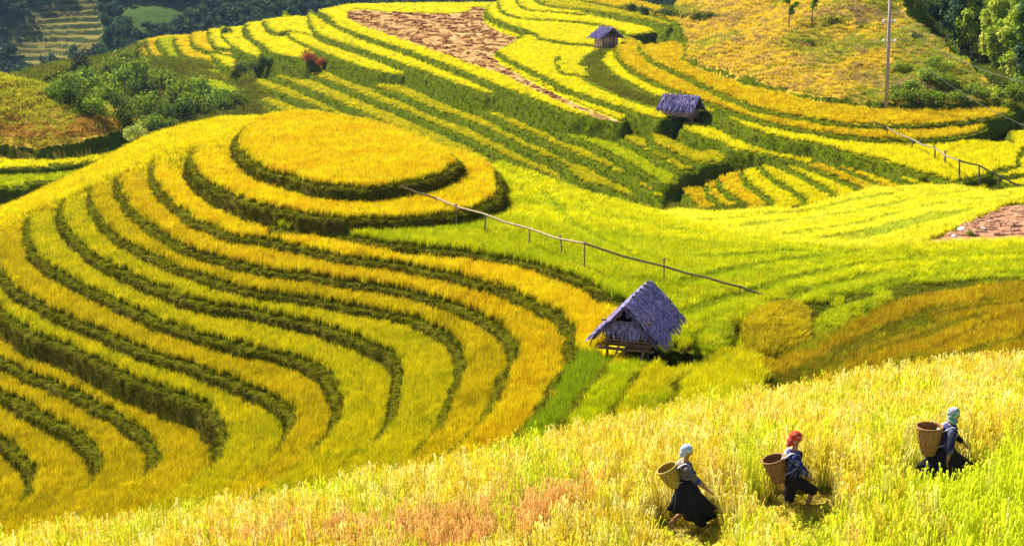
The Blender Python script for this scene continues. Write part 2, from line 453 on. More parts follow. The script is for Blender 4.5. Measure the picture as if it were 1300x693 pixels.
EZ0 = -15.2
def lev(L):
    return EZ0 + float(np.interp(L, [-4, 0, 0.9, 1.8, 2.7, 3.5, 5.8, 8.7, 11], [-4.8, 0, 1.1, 2.2, 3.25, 4.1, 6.3, 9.1, 11.4]))
def strip(px, L, dv=18, du=0, ext=None):
    z = lev(L)
    P = np.asarray(px, float)
    back = P[::-1] + np.array([du, -dv])
    return np.vstack([catmull(bp(P, z), 3), bp(back, z)])
def outline(px, L):
    return bp(px, lev(L))
FE = 'stepped rice terraces of the far hillside'
LE = []
tpsE = tps_uvz([(0,260,-12.5),(60,250,-12.5),(150,215,-13),(170,170,-16),(130,150,-17.5),(60,112,-17.5),(100,98,-17.0),(135,84,-16.6),(172,62,-18.5),(190,75,-18.5),(230,110,-18.2),(300,112,-17.6),(345,75,-15.5),(270,70,-17.5),
     (200,150,-18),(270,145,-19.2),(330,160,-20),(450,170,-19.5),(600,215,-18),(700,240,-17),(800,258,-14.6),(850,262,-13.3),(900,258,-13.2),(1000,250,-12.6),(1100,240,-10.6),(1200,235,-9.2),(1300,235,-8.8),(1420,225,-8.4),
     (900,213,-11.9),(560,110,-15.5),(640,120,-14.5),(740,150,-13.5),(860,160,-12.5),(1000,190,-11.5),(1150,205,-10.5),(1280,160,-8.2),(1340,150,-7.5),(700,70,-14),(800,90,-13),(850,60,-12),(600,60,-15),(500,40,-16),(420,20,-17),(330,25,-18)])
RIDGE = bp([(-300,150)], -16).tolist() + bp([(-60,122),(30,113),(60,108)], -17.3).tolist() + bp([(100,96),(135,82)], -16.8).tolist() + bp([(172,58),(200,50)], -18.2).tolist() + bp([(270,36)], -14.5).tolist() + bp([(350,15)], -11.5).tolist() + bp([(430,5),(500,3.5),(600,2.5)], -8.9).tolist()
RIDGE = np.array(sorted(RIDGE) + [(30, 420), (300, 420)])
tpsE2 = tpsE
def hE(x, y):
    e = np.maximum(line_off(x, y, RIDGE), 0)
    return tpsE2(x, y) - 0.35 * e * e / (e + 12.0)
LE.append(Layer('valley_side', 'green overgrown valley side below the far terraces', None, hE, 0.0, cols=GREEN, crop='grass'))
def T(label, px, L, dv=18, du=0, cols=YGREEN, name='rice_terrace', poly=None, **kw):
    a = dict(canopy=0.5, ledge=0.25, slope=2.2, wobble=0.14, reach=14, ch=1.3, group=FE); a.update(kw)
    LE.append(Layer(name, label, poly if poly is not None else strip(px, L, dv, du), lev(L), cols=cols, **a))
# lower left of the far hillside
T('lowest short terrace behind the knoll on the far hillside', [(283,133),(300,138),(320,146),(350,156),(400,175)], -3.3, 16)
T('second short terrace behind the knoll on the far hillside', [(303,113),(320,120),(345,131),(380,147),(430,168)], -2.2, 16)
T('third terrace behind the knoll on the far hillside', [(325,104),(345,111),(372,121),(401,132),(433,145),(470,161),(520,185)], -1.1, 16)
T('long diagonal terrace touching the skyline of the knoll', [(350,95),(380,105),(421,122),(440,131),(481,149),(520,167),(560,184),(620,212)], 0.0, 17)
T('long diagonal terrace running down to the crest of the green slope', [(378,85),(400,93),(441,109),(480,125),(510,136),(540,149),(576,164),(600,174),(636,192),(669,206),(695,218),(731,234),(780,256)], 0.9, 17)
T('diagonal terrace with a bend and a rounded nose at its lower end', [(480,108),(511,118),(540,130),(562,139),(600,151),(640,170),(681,190),(705,199),(717,205),(728,218),(745,227),(774,234),(792,243),(808,247),(817,244)], 1.8, 17)
T('diagonal terrace ending in a dark nose above the pale field', [(534,105),(560,116),(602,132),(650,155),(691,173),(729,191),(752,198),(772,209),(798,221),(822,237),(834,243),(838,256)], 2.7, 16)
T('light green terrace in the middle of the far hillside', [(714,167),(728,172),(741,175),(772,188),(802,205),(832,223),(846,229),(857,227)], 3.5, 15, cols=LIME)
T('short yellow terrace left of the gully', [(767,164),(785,169),(802,177),(832,193),(860,209),(868,213),(877,212)], 4.2, 14, cols=YGREEN)
T('short terrace below the middle hut', [(826,167),(832,178),(857,189),(883,201),(905,202),(921,200)], 4.9, 13, cols=YGREEN)
T('bright terrace right of the middle hut', [(868,161),(893,170),(917,176),(929,185),(962,189),(1002,197),(1030,203)], 5.8, 14, cols=YELLOW)
# stubs above the pale field
def stub(label, px, L, cols):
    P = np.asarray(px, float)
    z = lev(L)
    close = [(P[-1][0] + 75, P[-1][1] + 6), (P[0][0] + 75, P[0][1] + 2), (P[0][0] + 30, P[0][1] - 10)]
    T(label, None, L, cols=cols, poly=np.vstack([catmull(bp(P, z), 3), bp(close, z)]), ledge=0.15, slope=2.2, canopy=0.4, ch=1.0)
stub('first short finger terrace from the gully above the pale field', [(850,224),(858,232),(868,241),(878,250),(884,257),(888,270)], 2.6, ORANGE)
stub('second short finger terrace above the pale field', [(895,222),(898,230),(901,243),(909,250),(918,257),(924,270)], 3.1, GOLD)
stub('third short finger terrace above the pale field', [(911,218),(914,226),(919,236),(933,246),(943,252),(950,266)], 3.6, GOLD)
stub('fourth short finger terrace above the pale field', [(942,214),(946,222),(954,232),(968,241),(977,248),(982,262)], 4.1, YELLOW)
stub('fifth finger terrace above the pale field', [(966,206),(972,213),(992,228),(1012,240),(1022,247),(1030,260)], 4.6, YELLOW)
stub('sixth finger terrace above the pale field', [(985,199),(994,206),(1022,220),(1040,230),(1058,240),(1070,255)], 5.1, YELLOW)
stub('seventh finger terrace, orange and yellow', [(1000,196),(1010,202),(1040,212),(1070,224),(1096,236),(1110,250)], 5.6, ORANGE)
stub('eighth thin finger terrace', [(1030,196),(1045,201),(1080,214),(1129,236),(1150,250)], 5.95, GOLD)
T('ninth long finger terrace beside the far water pipe', None, 6.5, cols=YELLOW, poly=np.vstack([catmull(bp([(1040,182),(1060,190),(1080,198),(1111,210),(1141,222),(1158,228),(1170,238)], lev(6.5)), 3), bp([(1260,245),(1240,215),(1150,195),(1060,178)], lev(6.5))]), canopy=0.4)
# left fan of short terraces
U = 'fan of short terraces on the left shoulder of the far hill'
def fan(label, px, L, cols, w=70):
    P = np.asarray(px, float); z = lev(L)
    close = [(P[-1][0] + w, P[-1][1] + 8), (P[-1][0] + w, P[0][1] - 2), (P[0][0] + w, P[0][1] - 5)]
    T(label, None, L, cols=cols, poly=np.vstack([catmull(bp(P, z), 3), bp(close, z)]), slope=1.3, ledge=0.2)
fan('orange terrace at the left end of the far skyline', [(176,50),(180,63),(190,76),(200,88),(209,97)], -2.6, ORANGE, 30)
fan('broad orange terrace near the left end of the far skyline', [(186,48),(190,60),(199,75),(212,88),(222,96)], -1.9, ORANGE, 34)
fan('green sided terrace in the fan on the left shoulder', [(201,47),(205,56),(213,65),(219,75),(230,84)], -0.9, LIME, 60)
fan('second green sided terrace in the fan', [(223,45),(227,58),(237,69),(252,72)], 0.0, GOLD, 40)
fan('third dark edged terrace in the fan', [(244,41),(248,55),(262,62)], 0.8, GOLD, 40)
fan('fourth dark edged terrace in the fan', [(266,36),(269,50),(276,58)], 1.5, YELLOW, 60)
T('lower slanting terrace edge below the fan', [(225,88),(245,100),(275,112),(300,118)], -1.6, 14, cols=LIME)
T('slanting terrace below the dark shrub of the fan', [(264,62),(268,67),(281,77),(296,86)], 0.4, 16, cols=YELLOW)
T('upper slanting terrace of the fan', [(283,44),(290,51),(302,60),(330,72)], 2.0, 14, cols=YELLOW)
fan('yellow terrace with a long dark edge right of the fan', [(314,28),(318,42),(338,58),(350,66)], 2.9, YELLOW, 45)
fan('yellow terrace reaching the skyline above the red bush', [(336,24),(342,34),(352,40),(362,36)], 3.8, YELLOW, 40)
T('yellow terrace above the red leaved bush', [(362,26),(364,34),(370,45),(391,56),(421,68),(452,80),(482,88),(512,92)], 3.5, 14, cols=YELLOW)
T('long yellow terrace two steps below the bare field', [(394,26),(398,33),(409,43),(442,54),(482,68),(540,88),(582,104),(622,116),(638,116)], 4.9, 16, cols=YELLOW)
t3 = [(405,12),(418,20),(430,30),(462,43),(502,56),(540,69),(561,77),(602,93),(632,105),(671,119),(697,129),(728,140),(738,142)]
T('broad terrace carrying the bare harvested field', None, 6.0, cols=YELLOW, poly=np.vstack([catmull(bp(t3, lev(6.0)), 3), bp([(790,150),(800,130),(720,90),(640,60),(700,10),(620,2),(560,2.5),(500,3),(440,4.5)], lev(6.0))]))
T('triangular yellow terrace between the bare field and the upper hut', None, 6.75, cols=YELLOW, poly=np.vstack([catmull(bp([(632,62),(637,67),(661,80),(691,94),(721,110),(762,124),(802,137),(838,147)], lev(6.75)), 3), bp([(880,140),(870,100),(800,40),(760,20),(700,25),(666,44),(650,54)], lev(6.75))]), canopy=0.45)
T('yellow terrace with a dark nose above the bare field', None, 7.4, cols=YELLOW, poly=np.vstack([catmull(bp([(624,2),(619,10),(621,17),(640,27),(667,35),(681,41),(686,46)], lev(7.4)), 2), bp([(720,52),(790,56),(810,30),(760,5),(660,0)], lev(7.4))]), canopy=0.45)
T('curved yellow terrace above the upper hut', None, 8.1, cols=YELLOW, poly=np.vstack([catmull(bp([(633,-3),(634,4),(638,12),(655,19),(681,22),(721,24),(762,29),(786,36),(800,42)], lev(8.1)), 3), bp([(830,38),(800,10),(700,-8),(660,-8)], lev(8.1))]))
T('short curved terrace at the top edge of the far hill', [(657,-2),(663,7),(677,11),(709,13),(740,16)], 8.7, 12, cols=YELLOW)
T('green banked terrace near the top of the far hill', [(680,-4),(695,4),(741,9),(782,16),(822,23),(850,31)], 9.5, 12, cols=YGREEN)
T('topmost terrace line of the far hill', [(735,-3),(782,6),(822,14),(858,25),(880,33)], 10.2, 12, cols=ORANGE)
# right family
T('hut mound beside the small dark bank', None, 7.1, cols=GREEN, crop='grass', poly=bp([(735,88),(742,72),(755,62),(770,60),(784,66),(800,84),(835,110),(870,128),(850,138),(800,122),(752,102)], lev(7.1)), slope=0.9)
T('long yellow terrace running from the upper hut past the middle hut', None, 7.4, cols=YELLOW, poly=np.vstack([catmull(bp([(764,74),(782,92),(812,108),(842,121),(872,131),(905,139),(934,150),(962,162),(1002,172),(1040,178),(1080,189),(1121,199),(1161,211),(1192,218),(1210,226)], lev(7.4)), 3), bp([(1290,205),(1300,180),(1100,165),(940,135),(850,100),(800,66),(775,62)], lev(7.4))]))
T('terrace edge starting at the upper hut', None, 8.05, cols=ORANGE, poly=np.vstack([catmull(bp([(783,58),(785,68),(796,80),(822,96),(861,112),(901,127),(931,137),(970,149),(1002,156),(1040,162),(1080,168),(1121,171),(1181,171),(1222,167),(1246,160),(1249,156)], lev(8.05)), 3), bp([(1240,148),(1100,150),(940,125),(850,85),(815,58),(800,45)], lev(8.05))]))
T('long curved terrace second below the grassy hill', None, 8.7, cols=ORANGE, poly=np.vstack([catmull(bp([(812,56),(816,62),(828,73),(861,88),(901,108),(942,125),(972,135),(1002,141),(1040,147),(1080,152),(1141,154),(1192,152),(1242,147),(1280,140)], lev(8.7)), 3), bp([(1290,132),(1100,132),(950,105),(880,70),(860,50)], lev(8.7))]))
T('tread of the small dark bank on the triangular terrace', [(708,78),(711,84),(716,90),(732,92),(745,94)], 7.2, 10, cols=YELLOW)
T('curved bund terrace below the far pipe', None, 7.0, cols=YELLOW, poly=np.vstack([catmull(bp([(1206,211),(1222,208),(1250,201),(1272,196),(1282,186),(1282,165)], lev(7.0)), 3), bp([(1330,160),(1330,215),(1250,222),(1215,216)], lev(7.0))]), canopy=0.3)
T('short green banked terrace at the right edge', None, 6.6, cols=YELLOW, poly=np.vstack([catmull(bp([(1246,221),(1262,216),(1285,208),(1297,200),(1300,185)], lev(6.6)), 3), bp([(1380,180),(1380,230),(1290,232),(1255,226)], lev(6.6))]), canopy=0.3)
# grassy hill
tpsH = tps_uvd([(871,74,204),(900,84,192),(921,91,185),(962,105,174),(1002,118,165),(1040,126,158),(1100,132,154),(1200,130,153),(1280,127,153),(1100,60,176),(1100,0,199),(960,40,209),(900,50,232),(900,10,274),(960,0,251),(1020,60,188),(1020,20,209),
    (1200,60,172),(1160,15,196),(1150,-20,205),(1215,72,168),(1250,98,161),(1290,130,153),(1330,132,152),(850,5,313)])
hH = lambda x, y: tpsH(x, y) + 0.35 * wob(x, y, 11.0, 3) + 0.15 * wob(x, y, 4.0, 1)
def onH(px): return np.array([tuple(hit(u, v, hH, 125, 330, 4000))[:2] for u, v in px])
Hpoly = np.vstack([onH([(871,73),(885,78),(921,90),(962,104),(1002,117),(1040,125),(1080,130),(1121,131),(1180,130),(1240,128),(1285,127)]), [(53.5,153),(53,162),(52.3,172),(52.6,185),(53.5,196),(56,212),(75,300),(40,330)], onH([(858,8),(862,30),(875,50)])])
LE.append(Layer('grassy_hill', 'dry grassy hill with a wooden power pole', Hpoly, hH, 0.0, cols=SCRUB, crop='scrub', slope=1.3, wobble=0.3, ledge=0.2))
tpsW = tps_uvd([(1190,34,222),(1230,80,212),(1262,112,200),(1290,138,190),(1330,150,182),(1240,40,240),(1300,90,225),(1300,40,260),(1150,5,240),(1420,150,180),(1420,40,245)])
hW = lambda x, y: tpsW(x, y) + 0.3 * wob(x, y, 8.0, 6)
LE.append(Layer('wooded_slope', 'shaded ground under the trees at the right edge', np.array([(58,158),(130,150),(150,300),(70,300),(66,215),(60,190)], float), hW, 0.0, cols=GREEN, crop='grass', slope=1.0, wobble=0.5))
# small hill at the left edge
G = 'stepped fields of the small left hill'
def TG(label, px, z, cols, **kw):
    a = dict(canopy=0.4, ledge=0.2, slope=2.0, wobble=0.1, group=G); a.update(kw)
    LE.append(Layer('rice_terrace', label, bp(px, z), z, cols=cols, **a))
TG('lowest green strip beside the small left hill', [(-120,248),(-40,246),(0,243),(20,241),(36,238),(60,232),(60,225),(0,230),(-120,232)], -11.2, LIME)
TG('second green strip beside the small left hill', [(-120,236),(31,234),(32,228),(60,227),(90,221),(130,212),(130,205),(0,212),(-120,214)], -10.6, LIME)
TG('bright yellow terrace wrapping the small left hill', [(-120,212),(0,210),(62,208),(66,204),(78,206),(120,201),(150,192),(170,177),(150,160),(118,147),(60,140),(-120,140)], -9.9, YELLOW)
tpsL = tps_uvd([(0,184,144),(50,186,143),(100,182,144),(140,174,148),(148,168,151),(0,100,160),(30,107,159),(60,120,157),(100,140,153),(120,153,151),(0,140,151),(60,155,149),(-100,90,162),(-100,180,144),(0,95,172),(80,125,170)])
hL = lambda x, y: tpsL(x, y) + 0.2 * wob(x, y, 5.0, 3)
LE.append(Layer('scrub_hill', 'small scrubby brown hill at the left edge', np.vstack([bp([(-120,184),(0,185),(50,187),(100,183),(135,177),(146,171)], -8.9), [(-42,156),(-47,163),(-62,168),(-80,168),(-80,150)]]), hL, 0.0, cols=SCRUB, crop='scrub', slope=2.2, ledge=0.1, wobble=0.2))
HE = hfun_of(LE)

# ================================================================= foreground slope
tpsC = TPS(*(lambda c: ([(p.x, p.y) for p in c], [p.z for p in c]))([at_depth(u, v, d) - Vector((0, 0, dz)) for u, v, d, dz in
    [(-150,720,24.0,1.05),(0,668,24.6,1.12),(150,638,25.2,1.3),(300,606,26.0,1.45),(450,575,26.8,1.5),(600,548,27.5,1.5),(800,508,29.0,1.3),(1000,482,31.0,1.12),(1150,462,32.2,1.02),(1300,447,33.0,0.98),(1420,440,33.6,1.02),
     (870,672,24.0,0),(1005,645,23.7,0),(1195,612,23.2,0),(500,690,23.9,.55),(1300,590,23.0,0),(650,693,23.2,.6),(0,720,23.2,.6),(1300,700,20.0,.5),(1000,720,21.2,.6),(650,760,21.2,.6),(1100,540,28.0,.5),(1300,520,28.0,.5),(800,580,26.8,.6)]]))
PATH = np.array([tuple(at_depth(u, v, d))[:2] for u, v, d in [(-200,800,24.3),(300,735,24.2),(650,700,24.1),(870,672,24.0),(1005,645,23.7),(1195,612,23.2),(1300,592,23.0),(1500,560,22.6)]])
CREST = np.array([tuple(at_depth(u, v, d))[:2] for u, v, d in [(-400,760,23.5),(-150,722,24.2),(0,668,24.9),(150,638,25.5),(300,606,26.3),(450,575,27.1),(600,548,27.8),(800,508,29.3),(1000,482,31.3),(1150,462,32.5),(1300,447,33.3),(1420,440,33.9),(1700,425,35)]])
def hC(x, y):
    x = np.asarray(x, float); y = np.asarray(y, float)
    z = tpsC(x, y)
    e = np.maximum(line_off(x, y, CREST), 0)
    return z + 0.05 * wob(x, y, 3.0) - 0.85 * e * e / (e + 1.2)
# ------------------------------------------------------------------ materials
def new_mat(name):
    m = bpy.data.materials.new(name); m.use_nodes = True
    n = m.node_tree.nodes; l = m.node_tree.links
    n.clear()
    out = n.new('ShaderNodeOutputMaterial')
    return m, n, l, out

def rgba(c): return (c[0], c[1], c[2], 1.0)

def mat_basic(name, col, rough=0.8, var=0.25, scale=6.0, bump=0.15, spec=0.25, col2=None, stretch=None):
    m, n, l, out = new_mat(name)
    b = n.new('ShaderNodeBsdfPrincipled')
    b.inputs['Roughness'].default_value = rough
    b.inputs['Specular IOR Level'].default_value = spec
    tc = n.new('ShaderNodeTexCoord'); mp = n.new('ShaderNodeMapping')
    if stretch: mp.inputs['Scale'].default_value = stretch
    l.new(tc.outputs['Object'], mp.inputs['Vector'])
    nz = n.new('ShaderNodeTexNoise'); nz.inputs['Scale'].default_value = scale; nz.inputs['Detail'].default_value = 6
    l.new(mp.outputs[0], nz.inputs['Vector'])
    rp = n.new('ShaderNodeValToRGB')
    c2 = col2 or tuple(c * (1 - var) for c in col)
    c1 = tuple(min(1, c * (1 + var)) for c in col)
    rp.color_ramp.elements[0].position = 0.33; rp.color_ramp.elements[0].color = rgba(c2)
    rp.color_ramp.elements[1].position = 0.67; rp.color_ramp.elements[1].color = rgba(c1)
    l.new(nz.outputs['Fac'], rp.inputs['Fac']); l.new(rp.outputs[0], b.inputs['Base Color'])
    if bump:
        bm = n.new('ShaderNodeBump'); bm.inputs['Strength'].default_value = bump; bm.inputs['Distance'].default_value = 0.05
        l.new(nz.outputs['Fac'], bm.inputs['Height']); l.new(bm.outputs[0], b.inputs['Normal'])
    l.new(b.outputs[0], out.inputs['Surface'])
    return m

def mat_ground(name, attr='col', scale=1.5):
    """soil and low growth: the field's own colour with clods and streaks"""
    m, n, l, out = new_mat(name)
    b = n.new('ShaderNodeBsdfPrincipled'); b.inputs['Roughness'].default_value = 0.95; b.inputs['Specular IOR Level'].default_value = 0.0
    a = n.new('ShaderNodeAttribute'); a.attribute_name = attr
    tc = n.new('ShaderNodeTexCoord')
    nz = n.new('ShaderNodeTexNoise'); nz.inputs['Scale'].default_value = scale; nz.inputs['Detail'].default_value = 8; nz.inputs['Roughness'].default_value = 0.65
    l.new(tc.outputs['Object'], nz.inputs['Vector'])
    mr = n.new('ShaderNodeMapRange'); mr.inputs['From Min'].default_value = 0.3; mr.inputs['From Max'].default_value = 0.7
    mr.inputs['To Min'].default_value = 0.6; mr.inputs['To Max'].default_value = 1.35
    l.new(nz.outputs['Fac'], mr.inputs['Value'])
    mx = n.new('ShaderNodeVectorMath'); mx.operation = 'SCALE'
    l.new(a.outputs['Color'], mx.inputs[0]); l.new(mr.outputs[0], mx.inputs['Scale'])
    # bare ploughed soil (alpha 0): clods, straw rows and dark furrow streaks
    m2 = n.new('ShaderNodeMapping'); m2.inputs['Scale'].default_value = (0.75, 0.16, 0.4); m2.inputs['Rotation'].default_value = (0, 0, R(28))
    l.new(tc.outputs['Object'], m2.inputs['Vector'])
    n2 = n.new('ShaderNodeTexNoise'); n2.inputs['Scale'].default_value = 1.0; n2.inputs['Detail'].default_value = 5; n2.inputs['Distortion'].default_value = 1.2
    l.new(m2.outputs[0], n2.inputs['Vector'])
    r2 = n.new('ShaderNodeValToRGB')
    r2.color_ramp.elements[0].position = 0.39; r2.color_ramp.elements[0].color = (0.085, 0.035, 0.012, 1)
    r2.color_ramp.elements[1].position = 0.66; r2.color_ramp.elements[1].color = (0.36, 0.255, 0.11, 1)
    e2 = r2.color_ramp.elements.new(0.50); e2.color = (0.25, 0.14, 0.05, 1)
    l.new(n2.outputs['Fac'], r2.inputs['Fac'])
    mm = n.new('ShaderNodeMix'); mm.data_type = 'RGBA'
    l.new(a.outputs['Alpha'], mm.inputs['Factor']); l.new(r2.outputs[0], mm.inputs['A']); l.new(mx.outputs[0], mm.inputs['B'])
    l.new(mm.outputs['Result'], b.inputs['Base Color'])
    bm = n.new('ShaderNodeBump'); bm.inputs['Strength'].default_value = 0.6; bm.inputs['Distance'].default_value = 0.12
    l.new(nz.outputs['Fac'], bm.inputs['Height']); l.new(bm.outputs[0], b.inputs['Normal'])
    l.new(b.outputs[0], out.inputs['Surface'])
    return m

def mat_leaf(name, inst=True, stem=(0.16, 0.20, 0.02), fixed=None, trans=0.4, stemmix=True, var=0.22, gloss=0.004):
    """thin leaves: colour from the plant, stalks towards the foot, light passes through"""
    m, n, l, out = new_mat(name)
    if fixed is None:
        a = n.new('ShaderNodeAttribute'); a.attribute_name = 'col'; a.attribute_type = 'INSTANCER' if inst else 'GEOMETRY'
        colr = a.outputs['Color']
    else:
        rg = n.new('ShaderNodeRGB'); rg.outputs[0].default_value = rgba(fixed); colr = rg.outputs[0]
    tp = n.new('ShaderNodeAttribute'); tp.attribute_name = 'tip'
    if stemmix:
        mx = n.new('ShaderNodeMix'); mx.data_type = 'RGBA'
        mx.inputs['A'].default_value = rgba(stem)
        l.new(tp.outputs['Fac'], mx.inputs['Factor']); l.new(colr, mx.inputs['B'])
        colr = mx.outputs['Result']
    tc = n.new('ShaderNodeTexCoord')
    nz = n.new('ShaderNodeTexNoise'); nz.inputs['Scale'].default_value = 9.0; nz.inputs['Detail'].default_value = 2
    l.new(tc.outputs['Object'], nz.inputs['Vector'])
    mr = n.new('ShaderNodeMapRange'); mr.inputs['From Min'].default_value = 0.3; mr.inputs['From Max'].default_value = 0.7
    mr.inputs['To Min'].default_value = 1 - var; mr.inputs['To Max'].default_value = 1 + var
    l.new(nz.outputs['Fac'], mr.inputs['Value'])
    sc = n.new('ShaderNodeVectorMath'); sc.operation = 'SCALE'
    l.new(colr, sc.inputs[0]); l.new(mr.outputs[0], sc.inputs['Scale'])
    d = n.new('ShaderNodeBsdfDiffuse'); t = n.new('ShaderNodeBsdfTranslucent'); g = n.new('ShaderNodeBsdfGlossy')
    g.inputs['Roughness'].default_value = 0.5; g.inputs['Color'].default_value = (0.9, 0.9, 0.8, 1)
    l.new(sc.outputs[0], d.inputs['Color']); l.new(sc.outputs[0], t.inputs['Color'])
    m1 = n.new('ShaderNodeMixShader'); m1.inputs[0].default_value = trans
    l.new(d.outputs[0], m1.inputs[1]); l.new(t.outputs[0], m1.inputs[2])
    m2 = n.new('ShaderNodeMixShader'); m2.inputs[0].default_value = gloss
    l.new(m1.outputs[0], m2.inputs[1]); l.new(g.outputs[0], m2.inputs[2])
    l.new(m2.outputs[0], out.inputs['Surface'])
    return m

M = {}
M['ground'] = mat_ground('field_ground')
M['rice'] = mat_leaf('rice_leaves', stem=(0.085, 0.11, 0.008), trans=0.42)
M['scrub'] = mat_leaf('dry_grass', stem=(0.22, 0.17, 0.03), trans=0.4, gloss=0.0)
M['bankgrass'] = mat_leaf('bank_grass', stem=(0.055, 0.06, 0.004), trans=0.3, gloss=0.0)

# ------------------------------------------------------------------ plant templates
TEMPL = bpy.data.collections.new('plant_templates')
def blades(name, n, h, spread, width, lean, mat, droop=0.5, seg=2, panicle=0, seed=1, stem_to=0.45, leafmax=1.0):
    r = random.Random(seed)
    v = []; q = []; t = []; tip = []
    for i in range(n):
        a = r.uniform(0, 2 * math.pi); rr = spread * math.sqrt(r.random())
        bx, by = rr * math.cos(a), rr * math.sin(a)
        d = r.uniform(0, 2 * math.pi); ln = lean * r.uniform(0.3, 1.2)
        hh = h * r.uniform(0.7, 1.12); w = width * r.uniform(0.7, 1.3)
        ux, uy = math.cos(d), math.sin(d)
        px, py = -uy, ux
        b = len(v)
        for s in range(seg + 1):
            f = s / seg
            off = ln * hh * f * f
            zz = hh * (f - droop * ln * f * f * f)
            ww = w * (1 - 0.85 * f) * 0.5
            cx, cy = bx + ux * off, by + uy * off
            v += [(cx - px * ww, cy - py * ww, zz), (cx + px * ww, cy + py * ww, zz)]
            tf = min(leafmax, max(0, (f - 0.12) / stem_to))
            tip += [tf, tf]
        for s in range(seg):
            q.append((b + 2 * s, b + 2 * s + 1, b + 2 * s + 3, b + 2 * s + 2))
    for i in range(panicle):
        a = r.uniform(0, 2 * math.pi); rr = spread * 0.8 * math.sqrt(r.random())
        bx, by = rr * math.cos(a), rr * math.sin(a)
        d = r.uniform(0, 2 * math.pi); ux, uy = math.cos(d), math.sin(d)
        hh = h * r.uniform(0.85, 1.15); ln = h * r.uniform(0.08, 0.2)
        # stalk and a drooping ear of grains: a bent spindle of small quads
        pts = [(0, 0.45), (0.15, 0.8), (0.28, 1.02), (0.42, 1.13), (0.58, 1.14), (0.74, 1.06)]
        wd = [0.004, 0.004, 0.007, 0.010, 0.008, 0.003]
        b = len(v)
        px, py = -uy, ux
        for (o, zf), w in zip(pts, wd):
            cx, cy, zz = bx + ux * ln * o, by + uy * ln * o, hh * zf
            k = width / 0.016
            v += [(cx - px * w * k, cy - py * w * k, zz), (cx, cy, zz + w * 0.9 * k), (cx + px * w * k, cy + py * w * k, zz)]
            tip += [1, 1, 1]
        for s in range(len(pts) - 1):
            q.append((b + 3 * s, b + 3 * s + 1, b + 3 * s + 4, b + 3 * s + 3))
            q.append((b + 3 * s + 1, b + 3 * s + 2, b + 3 * s + 5, b + 3 * s + 4))
    me = np_mesh(name, v, quads=q)
    me.attributes.new('tip', 'FLOAT', 'POINT').data.foreach_set('value', np.array(tip, np.float32))
    me.materials.append(mat)
    return bpy.data.objects.new(name, me)

def template_set(name, objs):
    c = bpy.data.collections.new(name)
    for o in objs: c.objects.link(o)
    return c

def scatter_group(name, coll):
    g = bpy.data.node_groups.new(name, 'GeometryNodeTree')
    g.interface.new_socket('Geometry', in_out='INPUT', socket_type='NodeSocketGeometry')
    g.interface.new_socket('Geometry', in_out='OUTPUT', socket_type='NodeSocketGeometry')
    n = g.nodes; l = g.links
    gi = n.new('NodeGroupInput'); go = n.new('NodeGroupOutput')
    ip = n.new('GeometryNodeInstanceOnPoints')
    ci = n.new('GeometryNodeCollectionInfo'); ci.inputs['Collection'].default_value = coll
    ci.inputs['Separate Children'].default_value = True; ci.inputs['Reset Children'].default_value = True
    ip.inputs['Pick Instance'].default_value = True
    def attr(nm, ty):
        a = n.new('GeometryNodeInputNamedAttribute'); a.data_type = ty; a.inputs['Name'].default_value = nm
        return a.outputs['Attribute']
    l.new(gi.outputs[0], ip.inputs['Points']); l.new(ci.outputs[0], ip.inputs['Instance'])
    l.new(attr('pick', 'INT'), ip.inputs['Instance Index'])
    l.new(attr('rot', 'FLOAT_VECTOR'), ip.inputs['Rotation'])
    l.new(attr('scl', 'FLOAT_VECTOR'), ip.inputs['Scale'])
    l.new(ip.outputs[0], go.inputs[0])
    return g

def scatter(name, group, P, col, scl, npick, parent=None, tilt=0.12, hscale=None):
    n = len(P)
    me = np_mesh(name, P)
    rot = np.zeros((n, 3), np.float32)
    rot[:, 0] = RNG.normal(0, tilt, n); rot[:, 1] = RNG.normal(0, tilt, n); rot[:, 2] = RNG.uniform(0, 6.283, n)
    s = np.empty((n, 3), np.float32); s[:, 0] = scl; s[:, 1] = scl; s[:, 2] = scl if hscale is None else hscale
    c = np.ones((n, 4), np.float32); c[:, :3] = col
    me.attributes.new('rot', 'FLOAT_VECTOR', 'POINT').data.foreach_set('vector', rot.ravel())
    me.attributes.new('scl', 'FLOAT_VECTOR', 'POINT').data.foreach_set('vector', s.ravel())
    me.attributes.new('col', 'FLOAT_COLOR', 'POINT').data.foreach_set('color', c.ravel())
    me.attributes.new('pick', 'INT', 'POINT').data.foreach_set('value', RNG.integers(0, npick, n).astype(np.int32))
    o = link(bpy.data.objects.new(name, me), parent)
    md = o.modifiers.new('plants', 'NODES'); md.node_group = group
    o['kind'] = 'stuff'
    return o

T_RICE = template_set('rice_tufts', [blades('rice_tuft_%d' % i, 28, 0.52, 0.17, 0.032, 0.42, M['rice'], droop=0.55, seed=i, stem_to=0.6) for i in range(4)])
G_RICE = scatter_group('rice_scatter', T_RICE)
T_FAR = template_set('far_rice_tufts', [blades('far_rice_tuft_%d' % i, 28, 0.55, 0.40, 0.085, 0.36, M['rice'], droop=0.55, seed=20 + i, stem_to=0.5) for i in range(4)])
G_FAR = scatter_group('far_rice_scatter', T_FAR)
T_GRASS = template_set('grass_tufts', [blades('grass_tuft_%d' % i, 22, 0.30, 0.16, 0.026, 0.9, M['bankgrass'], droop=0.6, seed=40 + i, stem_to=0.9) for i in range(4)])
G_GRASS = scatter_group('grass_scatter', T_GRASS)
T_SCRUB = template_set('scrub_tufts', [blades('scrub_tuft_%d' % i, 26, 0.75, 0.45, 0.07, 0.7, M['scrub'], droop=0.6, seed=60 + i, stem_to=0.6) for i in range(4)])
G_SCRUB = scatter_group('scrub_scatter', T_SCRUB)
